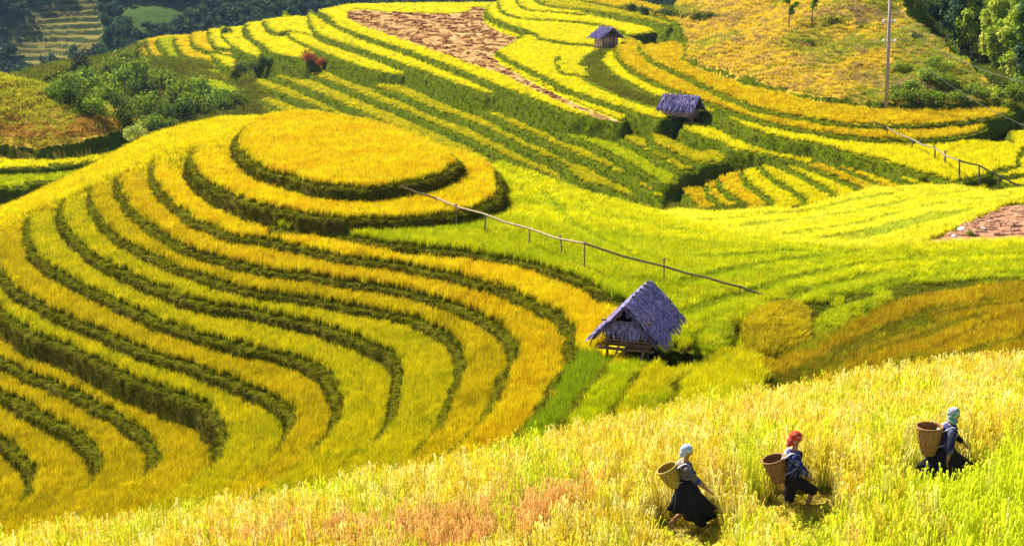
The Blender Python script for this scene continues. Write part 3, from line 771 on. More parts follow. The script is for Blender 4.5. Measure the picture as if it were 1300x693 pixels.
T_FORE = template_set('rice_plants', [blades('rice_plant_%d' % i, 30, 0.74, 0.10, 0.012, 0.26, M['rice'], droop=0.4, seg=3, panicle=10, seed=80 + i, stem_to=0.7, leafmax=0.7) for i in range(5)])
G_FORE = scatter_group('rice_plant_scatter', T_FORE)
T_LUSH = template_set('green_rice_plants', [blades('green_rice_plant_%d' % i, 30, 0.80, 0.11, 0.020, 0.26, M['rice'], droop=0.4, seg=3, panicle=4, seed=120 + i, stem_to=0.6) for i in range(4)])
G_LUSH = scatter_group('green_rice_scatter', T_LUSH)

# ------------------------------------------------------------------ terrain meshes
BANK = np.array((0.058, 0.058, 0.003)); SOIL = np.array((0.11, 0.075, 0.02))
def layer_colour(layers, lid, x, y, n):
    """per point crop colour: three shades of the field mixed in patches"""
    tab = np.array([L.cols for L in layers])                 # layers x 3 x rgb
    f = wob(x, y, 3.7, 1) * 0.5 + RNG.normal(0, 0.7, n)
    a = np.where(f > 0.45, 1, np.where(f < -0.5, 2, 0))
    return tab[lid, a] * RNG.uniform(0.72, 1.14, n)[:, None]

def overrides(x, y, col, crop):
    """areas with a colour of their own inside a larger surface"""
    return col, crop

def fan_grid(a0, a1, na, ys):
    A = np.linspace(a0, a1, na)
    X = A[None, :] * ys[:, None]
    Y = np.repeat(ys[:, None], na, 1)
    return X, Y

def build_patch(layers, ys, na, amax, far=False):
    """one piece of terrain: a mesh per terrace (its level field) with its bank as a child"""
    X, Y = fan_grid(-amax, amax, na, ys)
    Z, LID, INN = evaluate(layers, X, Y)
    nr = len(ys)
    idx = np.arange(nr * na).reshape(nr, na)
    quads = np.stack([idx[:-1, :-1], idx[:-1, 1:], idx[1:, 1:], idx[1:, :-1]], -1).reshape(-1, 4)
    V = np.stack([X.ravel(), Y.ravel(), Z.ravel()], 1)
    lid = LID.ravel(); inn = INN.ravel()
    fl = np.max(lid[quads], 1)
    fin = np.mean(inn[quads], 1)
    slope_z = V[quads][:, :, 2].max(1) - V[quads][:, :, 2].min(1)
    out = {}
    tab = np.array([L.cols[0] for L in layers])
    for i, L in enumerate(layers):
        for part in ('top', 'bank'):
            sel = (fl == i) & ((fin > -0.02) if part == 'top' else (fin <= -0.02))
            if sel.sum() < 30: continue
            q = quads[sel]
            used, inv = np.unique(q, return_inverse=True)
            vv = V[used]
            nm = L.name if part == 'top' else L.bank
            par = out.get((i, 'top')) if part == 'bank' else None
            if part == 'bank' and par is None: continue
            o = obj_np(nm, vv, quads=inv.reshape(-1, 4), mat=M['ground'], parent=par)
            n = len(vv)
            if part == 'top':
                c = tab[i] * 0.55 * np.ones((n, 1)) if L.crop == 'rice' else tab[i] * 0.8 * np.ones((n, 1))
                if L.crop == 'rice' and L.poly is not None and not L.full:
                    iv = inn[used]
                    c = np.where((iv < (0.5 if far else 0.22))[:, None], BANK * np.array((1.0, 1.25, 0.8)), c)
                c = ground_override(L, vv, c)
                tag(o, L.label, 'rice field' if L.crop == 'rice' else 'ground', L.group, 'structure')
            else:
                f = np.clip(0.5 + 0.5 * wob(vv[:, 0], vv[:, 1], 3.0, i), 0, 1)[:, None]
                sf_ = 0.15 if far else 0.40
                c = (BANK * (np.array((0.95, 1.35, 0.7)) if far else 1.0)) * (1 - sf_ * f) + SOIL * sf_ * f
                tag(o, kind='structure')
            cc = np.ones((n, 4), np.float32); cc[:, :c.shape[1]] = c
            o.data.attributes.new('col', 'FLOAT_COLOR', 'POINT').data.foreach_set('color', cc.ravel())
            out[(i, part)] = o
    return out

def ground_override(L, vv, c):
    if L.name == 'valley_field':
        sd = poly_sd(vv[:, 0], vv[:, 1], Epatch)
        f = np.clip(0.5 + 0.5 * wob(vv[:, 0], vv[:, 1], 1.7, 2), 0, 1)[:, None]
        earth = np.array((0.33, 0.17, 0.09)) * (1 - f) + np.array((0.22, 0.10, 0.06)) * f
        c = np.where((sd > 0)[:, None], earth, c)
    if 'bare harvested' in L.label:
        sd = poly_sd(vv[:, 0], vv[:, 1], Harvest)
        return np.hstack([c, np.where(sd > 0, 0.0, 1.0)[:, None]])
    return c

Harvest = bp([(439,13),(455,10),(500,14),(560,16),(588,14),(600,8),(615,8),(616,28),(640,40),(664,48),(686,56),(650,62),(634,70),(632,76),(681,103),(731,127),(792,151),(786,155),(726,133),(676,110),(640,93),(600,80),(541,59),(501,45),(462,33),(441,22)], lev(6.0))

def ln(px, f, y0=40, y1=125): return catmull(on(px, f, y0, y1), 4)
FUR_B = [ln(p, hB) for p in ([(690,240),(735,285),(800,318)], [(870,352),(960,331),(1080,319),(1200,322),(1310,319)], [(1000,372),(1100,345),(1200,331),(1310,327)], [(880,322),(1000,315),(1120,311)],
    [(930,372),(1000,350),(1100,330),(1180,322)], [(1060,372),(1160,347),(1310,340)], [(850,395),(900,380),(960,366)], [(1040,358),(1120,340)])]
FUR_F = [ln(p, hF, 80, 130) for p in ([(890,276),(1000,268),(1090,250),(1130,243)], [(940,284),(1060,270),(1160,250),(1220,242)], [(1000,294),(1100,278),(1180,258),(1290,244)], [(1080,301),(1160,281),(1230,262)], [(900,270),(980,266)], [(1040,300),(1130,282),(1190,266)])]
FUR_D = [ln(p, lambda x, y: hM(x, y) + .45, 30, 72) for p in ([(1120,476),(1180,440),(1250,405),(1310,388)], [(990,480),(1080,440),(1180,405)], [(960,500),(1040,465),(1140,430),(1240,395)], [(1010,468),(1100,425),(1200,392),(1310,378)], [(1150,470),(1230,440),(1310,425)], [(1060,440),(1150,400),(1250,376)], [(1200,450),(1310,420)])]
def near_line(x, y, lines):
    d = np.full(x.shape, 1e9)
    for P in lines:
        for i in range(len(P) - 1):
            ax, ay = P[i]; ex, ey = P[i + 1] - P[i]; l2 = ex * ex + ey * ey + 1e-9
            t = np.clip(((x - ax) * ex + (y - ay) * ey) / l2, 0, 1)
            d = np.minimum(d, np.hypot(x - ax - t * ex, y - ay - t * ey))
    return d
G0 = bp([(735,438),(731,448),(719,461),(711,475),(697,499),(671,529),(630,575),(690,590),(733,515),(749,491),(766,470),(780,455),(775,446),(752,440)], ROOT2)
CLEAR = []
_h = hit(812, 456, HA, 40, 75); CLEAR.append((_h.x + 0.1, _h.y + 0.7, 1.75))
def plants_for(layers, out, ys_range, amax, dang, kind, bank_grass=True, sizef=1.0, gdens=1.0):
    """jittered plants, a bit denser near the camera than far away (constant spacing in view angle)"""
    y0, y1 = ys_range
    nrow = int(math.log(y1 / y0) / dang); ncol = int(2 * amax / dang)
    I, J = np.meshgrid(np.arange(nrow), np.arange(ncol), indexing='ij')
    def sample(k):
        yy = y0 * np.exp((I + RNG.uniform(0, 1, I.shape)) * dang)
        aa = -amax + (J + RNG.uniform(0, 1, J.shape)) * dang
        return (aa * yy).ravel(), yy.ravel()
    x, y = sample(0)
    z, lid, inn = evaluate(layers, x, y)
    ok = np.ones(x.shape, bool)
    for (hx, hy, hr_) in CLEAR:
        ok &= np.hypot(x - hx, (y - hy)) > hr_ * (1 + 0.1 * wob(x, y, 1.0))
    for i, L in enumerate(layers):
        top = out.get((i, 'top'))
        if top is None: continue
        m = (lid == i) & (inn > (0.10 if kind == 'near' else 0.2)) & ok
        if L.name == 'valley_field': m &= poly_sd(x, y, Epatch) < 0
        if 'bare harvested' in L.label:
            h = poly_sd(x, y, Harvest); m &= (h < -0.3)
        if L.crop == 'rice' and m.sum() > 5:
            P = np.stack([x[m], y[m], z[m]], 1)
            col = layer_colour(layers, lid[m], x[m], y[m], m.sum())
            if L.label.startswith('second terrace below the round'):
                gs = poly_sd(x[m], y[m], G0) + RNG.normal(0, .12, m.sum())
                col = np.where((gs > 0)[:, None], np.array((0.27, 0.36, 0.004)) * RNG.uniform(.8, 1.15, m.sum())[:, None], col)
            if L.name == 'rice_slope':
                w = np.clip((y[m] - 66) / 24, 0, 1) * 0.75 + RNG.normal(0, .2, m.sum()) + 0.25 * wob(x[m], y[m] * 3.0, 16, 3)
                col = np.where((w > 0.5)[:, None], np.array(YELLOW)[RNG.integers(0, 3, m.sum())] * np.array((0.92, 0.98, 1)), col)
            if 'brown ripe field' in L.label:
                dsd = poly_sd(x[m], y[m], Dpoly)
                fake = np.array(BROWN)[RNG.integers(0, 3, m.sum())] * RNG.uniform(0.85, 1.15, m.sum())[:, None]
                col = np.where((dsd > RNG.normal(0, 0.15, m.sum()))[:, None], fake, col)
            hmul = np.ones(m.sum())
            if L.name in ('rice_slope', 'valley_field'):
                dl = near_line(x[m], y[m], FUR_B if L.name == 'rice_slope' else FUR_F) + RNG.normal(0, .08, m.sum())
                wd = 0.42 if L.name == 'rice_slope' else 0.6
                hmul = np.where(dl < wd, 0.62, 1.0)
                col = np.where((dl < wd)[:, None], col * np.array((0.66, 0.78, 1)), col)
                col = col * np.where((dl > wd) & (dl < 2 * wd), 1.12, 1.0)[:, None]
            if 'brown ripe field' in L.label:
                dl = near_line(x[m], y[m], FUR_D[:1])
                hmul = np.where(dl < 0.2, 0.3, 1.0)
                col = np.where((dl < 0.16)[:, None], np.array((0.86, 0.62, 0.12)), col)
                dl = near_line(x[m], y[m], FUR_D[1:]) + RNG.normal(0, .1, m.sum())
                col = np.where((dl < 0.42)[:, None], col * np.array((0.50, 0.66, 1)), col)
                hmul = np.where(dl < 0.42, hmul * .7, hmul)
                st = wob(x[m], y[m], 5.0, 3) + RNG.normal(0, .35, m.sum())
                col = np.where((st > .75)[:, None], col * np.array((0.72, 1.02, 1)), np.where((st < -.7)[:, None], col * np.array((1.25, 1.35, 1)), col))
            if kind == 'near':
                s = y[m] * dang / 0.21 * RNG.uniform(0.85, 1.2, m.sum()) * sizef
                hs = L.canopy / 0.47 * RNG.uniform(0.88, 1.12, m.sum()) * hmul
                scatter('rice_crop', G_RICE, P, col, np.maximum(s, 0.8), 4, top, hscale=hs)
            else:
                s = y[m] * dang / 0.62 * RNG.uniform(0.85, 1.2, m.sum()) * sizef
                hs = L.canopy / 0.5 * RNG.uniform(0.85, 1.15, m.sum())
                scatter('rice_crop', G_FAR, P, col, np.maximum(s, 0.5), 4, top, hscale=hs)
        elif L.crop in ('grass', 'scrub') and m.sum() > 5:
            P = np.stack([x[m], y[m], z[m]], 1)
            tab = np.array(L.cols); k = m.sum()
            f = wob(x[m], y[m], 9.0, 2) * 0.8 + RNG.normal(0, 0.5, k)
            if L.name == 'grassy_hill':
                # green bushes low on the right of the hill, golden grass high on the left
                g = x[m] * 0.06 - 2.5 + (175 - y[m]) * 0.012 + wob(x[m], y[m], 14, 1) * 0.5 + RNG.normal(0, 0.25, k)
                gold = np.array(((0.95, 0.68, 0.02), (0.72, 0.47, 0.10), (0.92, 0.66, 0.02)))[RNG.integers(0, 3, k)]
                grn = np.array(((0.20, 0.32, 0.02), (0.46, 0.46, 0.02), (0.30, 0.38, 0.03)))[RNG.integers(0, 3, k)]
                col = np.where((g > 0)[:, None], grn, gold)
                col = np.where((f < -0.7)[:, None], np.array((0.46, 0.31, 0.14)), col)
                gp = wob(x[m], y[m], 16, 9) + RNG.normal(0, .3, k)
                col = np.where(((gp > .8) & (g < 0))[:, None], np.array((0.36, 0.38, 0.03)), col)
            elif L.name == 'scrub_hill':
                g = z[m] + 7.5 + RNG.normal(0, 0.6, k) + wob(x[m], y[m], 6) * 0.5
                col = np.where((g > 0)[:, None], np.array((0.46, 0.46, 0.02)), np.array((0.52, 0.25, 0.04)))
                col = np.where((z[m] < -8.5)[:, None], np.array((0.44, 0.36, 0.02)), col)
            else:
                col = np.where((f > 0.3)[:, None], tab[1], np.where((f < -0.3)[:, None], tab[2], tab[0])) * 0.8
            col = col * RNG.uniform(0.75, 1.2, k)[:, None]
            s = np.maximum(y[m] * dang / 0.6 * RNG.uniform(0.7, 1.3, k), 0.25)
            scatter('wild_grass', G_SCRUB, P, col, s, 4, top, hscale=s * (0.7 if L.name == 'grassy_hill' else 0.8))
    if bank_grass:
        # grass on the banks: sampled more densely, the banks are steep
        for rep in range(int(3 * gdens)):
            x, y = sample(1 + rep)
            z, lid, inn = evaluate(layers, x, y)
            if rep == 0: acc = [[] for _ in layers]
            for i, L in enumerate(layers):
                m = (lid == i) & (inn < -0.06) & (inn > -6)
                if m.sum(): acc[i].append(np.stack([x[m], y[m], z[m], inn[m]], 1))
        for i, L in enumerate(layers):
            b = out.get((i, 'bank'))
            if b is None or not acc[i]: continue
            P = np.vstack(acc[i]); k = len(P); edge = -P[:, 3]; P = P[:, :3]
            f = RNG.random(k) + 0.35 * wob(P[:, 0], P[:, 1], 2.5, i)
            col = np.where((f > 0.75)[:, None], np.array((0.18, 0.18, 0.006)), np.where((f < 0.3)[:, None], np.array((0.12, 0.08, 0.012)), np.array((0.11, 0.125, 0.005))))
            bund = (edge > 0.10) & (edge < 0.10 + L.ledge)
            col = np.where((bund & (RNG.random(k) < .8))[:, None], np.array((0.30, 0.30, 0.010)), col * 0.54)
            s = P[:, 1] * dang / 0.21 * RNG.uniform(0.5, 0.95, k)
            if kind == 'far':
                col = col * np.array((1.25, 1.6, 0.7))
                s = s * 0.48
            hs = RNG.uniform(0.3, 0.68, k) * (1.0 if kind == 'near' else 1.35) * np.where(bund, .4, 1)
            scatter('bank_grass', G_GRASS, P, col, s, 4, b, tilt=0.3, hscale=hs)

AM = 0.50
_ck = MB(); _ck.ball((0, 0, 0), (0.5, 0.35, 0.22), 8, 5)
_ckm = _ck.mesh('soil_clod', None); M['clodi'] = mat_leaf('soil_clods', trans=0.0, stemmix=False); _ckm.materials.append(M['clodi'])
G_CLOD = scatter_group('clod_scatter', template_set('soil_clods', [bpy.data.objects.new('soil_clod', _ckm)]))
OUT_A = build_patch(LA, np.concatenate([np.arange(41, 96, 0.13), np.arange(96, 126, 0.25)]), 980, AM)
plants_for(LA, OUT_A, (41, 126), AM, 0.0034, 'near')
ysE = np.concatenate([112 * np.exp(np.arange(0, math.log(300 / 112), 0.0021)), 300 * np.exp(np.arange(0.002, math.log(430 / 300), 0.004))])
OUT_E = build_patch(LE, ysE, 850, AM, True)
plants_for(LE, OUT_E, (114, 425), AM, 0.0036, 'far')

for (i, part), o in list(OUT_E.items()):
    if part == 'top' and 'bare harvested' in LE[i].label:
        n = 26000
        lo, hi = Harvest.min(0), Harvest.max(0)
        x = RNG.uniform(lo[0], hi[0], n); y = RNG.uniform(lo[1], hi[1], n)
        q = np.sin((x * 0.55 + y * 0.22) * 1.9 + 2.2 * wob(x, y, 22, 1)) + 0.7 * wob(x, y, 6, 2)
        k = (poly_sd(x, y, Harvest) > 0.3) & (q > 0.75)
        x, y = x[k], y[k]; z, l2, _ = evaluate(LE, x, y); k = l2 == i; x, y, z = x[k], y[k], z[k]
        cl = np.array(((0.13, 0.04, 0.014), (0.20, 0.075, 0.02), (0.26, 0.14, 0.05)))[RNG.integers(0, 3, len(x))]
        scatter('soil_clods', G_CLOD, np.stack([x, y, z + .02], 1), cl, RNG.uniform(.35, 1.0, len(x)) * y / 220, 1, o, tilt=.2)

# foreground field
ysC = np.arange(14.0, 50.0, 0.16)
Xc, Yc = fan_grid(-0.66, 0.66, 340, ysC)
Zc = hC(Xc, Yc)
idc = np.arange(Xc.size).reshape(Xc.shape)
qc = np.stack([idc[:-1, :-1], idc[:-1, 1:], idc[1:, 1:], idc[1:, :-1]], -1).reshape(-1, 4)
fore = obj_np('rice_hillside', np.stack([Xc.ravel(), Yc.ravel(), Zc.ravel()], 1), quads=qc, mat=M['ground'])
tag(fore, 'near rice hillside that three basket carriers walk across', 'rice field', kind='structure')
cc = np.ones((Xc.size, 4), np.float32); cc[:, :3] = (0.30, 0.22, 0.03)
fore.data.attributes.new('col', 'FLOAT_COLOR', 'POINT').data.foreach_set('color', cc.ravel())
sp = 0.15
gx, gy = np.meshgrid(np.arange(-21, 21, sp), np.arange(15.5, 40, sp))
gx = (gx + RNG.uniform(-.5, .5, gx.shape) * sp).ravel(); gy = (gy + RNG.uniform(-.5, .5, gy.shape) * sp).ravel()
WALK = [at_depth(870, 672, 24.0), at_depth(1005, 645, 23.7), at_depth(1195, 612, 23.2)]
FRONT = [1.75, 1.5, 0.75]
near_p = np.full(gx.shape, 9.0)
for p in WALK:
    ex = (gx - p.x - 0.05) / 0.6
    ey = np.where(gy < p.y, (gy - p.y) / FRONT[WALK.index(p)], (gy - p.y) / 0.35)
    near_p = np.minimum(near_p, np.hypot(ex, ey))
po = near_p
keep = (np.abs(gx / gy) < 0.58) & ((near_p > 1.0 + RNG.normal(0, 0.12, gx.shape)) | (RNG.random(gx.shape) < 0.3)) & (line_off(gx, gy, CREST) < 3.0)
gx, gy, po = gx[keep], gy[keep], po[keep]
gz = hC(gx, gy)
k = len(gx)
pink = np.exp(-(((gx + 1.5) / 4.2) ** 2 + ((gy - 24.2) / 1.6) ** 2)) + 0.35 * wob(gx, gy, 2.6, 1) + RNG.normal(0, 0.22, k)
lush = 0.9 * np.clip((gx - 2) / 5, 0, 1) * np.clip((24.2 - gy) / 1.5, 0, 1) + 0.4 * wob(gx, gy, 3.1, 4) + RNG.normal(0, 0.2, k)
base = np.array(((0.82, 0.68, 0.05), (0.88, 0.78, 0.22), (0.72, 0.55, 0.03)))[RNG.integers(0, 3, k)]
colf = np.where((pink > 0.68)[:, None], np.array((0.80, 0.48, 0.13)), base)
colf = np.where((lush > 0.45)[:, None], np.array((0.66, 0.72, 0.02)), colf)
colf = np.where(((wob(gx, gy, 2.0, 7) + RNG.normal(0, .4, k)) > 0.95)[:, None], np.array((0.62, 0.66, 0.03)), colf)
colf = colf * RNG.uniform(0.74, 1.08, k)[:, None]
sf = RNG.uniform(0.78, 1.2, k)
hf = sf * np.where(po < 1.0, 0.2, np.clip(0.55 + 0.45 * (po - 1.0) / 1.2, 0.55, 1.0))
PP = np.stack([gx, gy, gz], 1)
isl = (lush + RNG.normal(0, .15, k)) > 0.40
scatter('rice_plants', G_FORE, PP[~isl], colf[~isl], sf[~isl], 5, fore, hscale=hf[~isl])
scatter('green_rice_plants', G_LUSH, PP[isl], colf[isl], sf[isl], 4, fore, hscale=hf[isl])
# ================================================================= distant hillside
ysD = np.concatenate([np.arange(470, 900, 1.6), np.arange(900, 1500, 12.0)])
Xd, Yd = fan_grid(-0.6, 0.6, 500, ysD)
def hD(x, y):
    s = np.clip((y - 560) / 340, -0.3, 1.6)
    z = -50 + 125 * s + 6 * wob(x, y, 160, 2) + 2.0 * wob(x, y, 50, 1)
    return z
FARP = np.array([tuple(hit(u, v, hD, 470, 900))[:2] for u, v in [(8,42),(40,18),(70,-2),(125,-2),(128,18),(130,40),(126,62),(90,70),(82,90),(40,94),(20,66)]])
MEAD = np.array([tuple(hit(u, v, hD, 470, 900))[:2] for u, v in [(150,8),(190,2),(215,12),(252,10),(250,28),(200,42),(170,48),(152,30)]])
Zd = hD(Xd, Yd)
sdp = poly_sd(Xd.ravel(), Yd.ravel(), FARP).reshape(Xd.shape)
stp = 2.1
q = Zd / stp + 0.10 * wob(Xd, Yd, 40, 3)
fr = q - np.floor(q)
Zt = (np.floor(q) + np.clip((fr - 0.62) / 0.38, 0, 1)) * stp
Zd = np.where(sdp > 0, Zt, Zd)
idd = np.arange(Xd.size).reshape(Xd.shape)
qd = np.stack([idd[:-1, :-1], idd[:-1, 1:], idd[1:, 1:], idd[1:, :-1]], -1).reshape(-1, 4)
far = obj_np('distant_hillside', np.stack([Xd.ravel(), Yd.ravel(), Zd.ravel()], 1), quads=qd, mat=M['ground'])
tag(far, 'dark wooded hillside across the valley with small brown terraces', kind='structure')
meadm = poly_sd(Xd.ravel(), Yd.ravel(), MEAD)
cd = np.ones((Xd.size, 4), np.float32)  # ground colours below are darkened to stand in for shade on this hillside
nzd = np.clip(0.5 + 0.5 * wob(Xd, Yd, 30, 5), 0, 1).ravel()[:, None]
cd[:, :3] = np.array((0.022, 0.045, 0.016)) * (1 - nzd) + np.array((0.035, 0.065, 0.018)) * nzd
cd[:, :3] = np.where((meadm > 0)[:, None], np.array((0.045, 0.075, 0.014)), cd[:, :3])
riser = ((fr > 0.62).ravel()) & (sdp.ravel() > 0)
cd[:, :3] = np.where((sdp.ravel() > 0)[:, None], np.array((0.15, 0.125, 0.03)), cd[:, :3])
cd[:, :3] = np.where(riser[:, None], np.array((0.028, 0.04, 0.01)), cd[:, :3])
far.data.attributes.new('col', 'FLOAT_COLOR', 'POINT').data.foreach_set('color', cd.ravel())

# ================================================================= trees and shrubs
M['leaf'] = mat_leaf('tree_leaves', inst=False, trans=0.38, stemmix=False, var=0.25)
M['leafi'] = mat_leaf('forest_leaves', inst=True, trans=0.3, stemmix=False, var=0.25)
M['bark'] = mat_basic('bark', (0.16, 0.12, 0.08), 0.9, 0.35, 3.0, 0.5, stretch=(6, 6, 1))

def leaf_mesh(name, clumps, n, size, cols, mat, seed=0, flat=0.6):
    """many small leaf faces gathered in clumps: (x, y, z, rx, ry, rz)"""
    r = np.random.default_rng(seed)
    w = np.array([(c[3] * c[4] * c[5]) ** 0.7 for c in clumps]); w /= w.sum()
    ci = r.choice(len(clumps), n, p=w)
    C = np.array(clumps)[ci]
    d = r.normal(size=(n, 3)); d /= np.linalg.norm(d, axis=1)[:, None]
    rad = r.random(n) ** 0.45
    P = C[:, :3] + d * rad[:, None] * C[:, 3:6]
    nrm = d * 0.7 + r.normal(size=(n, 3)) * 0.6 + np.array((0, 0, 0.5)); nrm /= np.linalg.norm(nrm, axis=1)[:, None]
    a = np.cross(nrm, r.normal(size=(n, 3))); a /= np.linalg.norm(a, axis=1)[:, None]
    b = np.cross(nrm, a)
    s = size * r.uniform(0.6, 1.4, n)[:, None]
    V = np.stack([P - a * s, P - b * s * flat, P + a * s, P + b * s * flat], 1).reshape(-1, 3)
    Q = np.arange(n * 4).reshape(n, 4)
    me = np_mesh(name, V, quads=Q, smooth=False)
    cc = np.ones((n, 4), np.float32)
    cols = np.array(cols)
    clc = r.integers(0, len(cols), len(clumps))
    cc[:, :3] = np.where((r.random(n) < 0.65)[:, None], cols[clc[ci]], cols[r.integers(0, len(cols), n)]) * r.uniform(0.75, 1.25, n)[:, None]
    cc = np.repeat(cc, 4, 0)
    me.attributes.new('col', 'FLOAT_COLOR', 'POINT').data.foreach_set('color', cc.ravel())
    me.materials.append(mat)
    return me

def tree_meshes(kind, h, r, n, size, cols, seed):
    """trunk with limbs, and a crown of leaf clumps at the limb ends"""
    rr = random.Random(seed)
    tb = MB(); clumps = []
    bend = [(0, 0, 0)]
    x = y = 0
    top = 0.9 * h
    for i in range(1, 7):
        x += rr.uniform(-0.03, 0.03) * h * 0.5; y += rr.uniform(-0.03, 0.03) * h * 0.5
        bend.append((x, y, top * i / 6))
    tr = h * 0.016
    tb.tube(bend, [tr * (1.15 - 0.95 * i / 6) for i in range(7)], 7)
    def at(f):
        k = min(5, int(f * 6)); t = f * 6 - k
        return Vector(bend[k]).lerp(Vector(bend[k + 1]), t)
    if kind == 'tall':
        nb, f0 = 18, 0.14
    elif kind == 'slim':
        nb, f0 = 10, 0.40
    else:
        nb, f0 = 12, 0.18
    for i in range(nb):
        f = f0 + (0.97 - f0) * (i + rr.random() * 0.7) / nb
        p = at(min(f, 0.99))
        th = rr.uniform(0, 6.283)
        prof = math.sin(math.pi * min(1, max(0.08, (f - f0 + 0.12) / (1.08 - f0)))) ** 0.7
        ln = r * prof * rr.uniform(0.55, 1.1)
        e = p + Vector((math.cos(th) * ln, math.sin(th) * ln, ln * rr.uniform(0.15, 0.6)))
        tb.tube([p, p.lerp(e, 0.5) + Vector((0, 0, 0.05 * ln)), e], [tr * 0.45, tr * 0.3, tr * 0.12], 5)
        cr = r * rr.uniform(0.26, 0.46)
        clumps.append((e.x, e.y, e.z, cr, cr, cr * rr.uniform(0.7, 1.3)))
        m = p.lerp(e, 0.55)
        clumps.append((m.x, m.y, m.z + 0.1 * cr, cr * 0.7, cr * 0.7, cr * 0.7))
        if kind == 'tall' and rr.random() < 0.6:
            clumps.append((e.x, e.y, e.z - cr * 1.3, cr * 0.6, cr * 0.6, cr * 1.1))
    t = at(0.99); clumps.append((t.x, t.y, t.z + 0.04 * h, r * 0.3, r * 0.3, r * 0.4))
    return tb.mesh('trunk', M['bark'], True), leaf_mesh('crown', clumps, n, size, cols, M['leaf'], seed)

def put_tree(name, meshes, loc, rz, s, label, cat, group=None):
    t = empty(name, loc, rz); t.scale = (s, s, s)
    link(bpy.data.objects.new('trunk', meshes[0]), t)
    link(bpy.data.objects.new('crown', meshes[1]), t)
    return tag(t, label, cat, group)

BRIGHT = ((0.30, 0.40, 0.02), (0.42, 0.46, 0.03), (0.20, 0.30, 0.02), (0.55, 0.55, 0.08))
DARKG = ((0.06, 0.12, 0.05), (0.10, 0.17, 0.05), (0.04, 0.09, 0.05))
MIDG = ((0.13, 0.19, 0.012), (0.20, 0.27, 0.014), (0.09, 0.13, 0.012))
tb_ = [tree_meshes('tall', 15, 3.4, 6500, 0.27, BRIGHT, s) for s in (3, 8)]
td_ = [tree_meshes('tall', 15, 3.4, 6500, 0.27, DARKG, s) for s in (5, 12)]
GR = 'trees of the grove at the right edge'
grove = [ # u, v of the foot, depth, height in photo px, kind, label
 (1178, 26, 226, 100, 'd', 'dark pine green tree leftmost in the grove beside the grassy hill'),
 (1194, 44, 218, 120, 'd', 'dark green tree second from the left in the grove'),
 (1210, 40, 236, 140, 'd', 'dark blue green tree standing back behind the second grove tree'),
 (1212, 66, 210, 120, 'd', 'dark tree third from the left along the grove edge'),
 (1228, 82, 206, 130, 'd', 'dark tree with a yellow green neighbour on its right in the grove'),
 (1240, 96, 203, 112, 'b', 'bright yellow green tree hanging over the lower edge of the grassy hill'),
 (1246, 70, 225, 170, 'b', 'tall bright green tree reaching above the picture top in the grove'),
 (1258, 112, 197, 106, 'b', 'pale yellow green tree with thin trunk in the middle of the grove edge'),
 (1270, 90, 216, 120, 'b', 'bright tree beside the blue gap at the top right corner'),
 (1272, 124, 191, 110, 'b', 'low yellow green tree near the foot of the grove'),
 (1288, 138, 184, 118, 'b', 'bright green tree with a dark trunk near the right edge of the picture'),
 (1292, 118, 205, 92, 'd', 'dark green tree in the back of the grove below the blue gap'),
 (1306, 146, 181, 120, 'd', 'darker tree cut by the right edge of the picture'),
 (1224, 50, 245, 150, 'b', 'yellow green tree in the back row between the dark grove trees'),
]
for i, (u, v, d, hp, kd, lb) in enumerate(grove):
    p = at_depth(u, v, d); g = float(HE(np.array([p.x]), np.array([p.y]))[0])
    h = hp / (FPX / d)
    m = (tb_ if kd == 'b' else td_)[i % 2]
    h += max(0, p.z - g)
    put_tree('leafy_tree', m, (p.x, p.y, g - 0.1), i * 1.7, h / 15, lb, 'tree', GR)
rr_ = random.Random(5)

# shrubs
shrubs = [leaf_mesh('foliage', [(rr_.uniform(-.55, .55), rr_.uniform(-.55, .55), 0.25 + rr_.random() * .65, rr_.uniform(.3, .5), rr_.uniform(.3, .5), rr_.uniform(.25, .45)) for _ in range(9)], 900, 0.07, c, M['leaf'], 30 + i)
          for i, c in enumerate([MIDG, ((0.16, 0.25, 0.02), (0.26, 0.32, 0.02), (0.10, 0.17, 0.02)), ((0.06, 0.095, 0.012), (0.09, 0.13, 0.014), (0.045, 0.07, 0.012)), BRIGHT, ((0.45, 0.07, 0.03), (0.32, 0.06, 0.03), (0.30, 0.16, 0.04)), ((0.035, 0.04, 0.02), (0.05, 0.05, 0.025), (0.03, 0.045, 0.02))])]
stemm = MB()
for k in range(5):
    a = k * 1.3
    stemm.tube([(0, 0, 0), (0.12 * math.cos(a), 0.12 * math.sin(a), 0.3), (0.3 * math.cos(a), 0.3 * math.sin(a), 0.75)], [0.035, 0.025, 0.01], 5)
stemm = stemm.mesh('stem', M['bark'])
def shrub(u, v, wpx, kind, label, hf, y0, y1, group=None, name='shrub', cat='shrub', hr=1.0):
    p = hit(u, v, hf, y0, y1)
    w = wpx * p.y / FPX
    t = empty(name, (p.x, p.y, p.z - 0.05 * w), rr_.uniform(0, 6.28)); t.scale = (w / 1.7, w / 1.7, w / 1.7 * hr)
    link(bpy.data.objects.new('foliage', shrubs[kind]), t); link(bpy.data.objects.new('stem', stemm), t)
    return tag(t, label, cat, group)
SG = 'shrubs on the shaded slope behind the knoll'
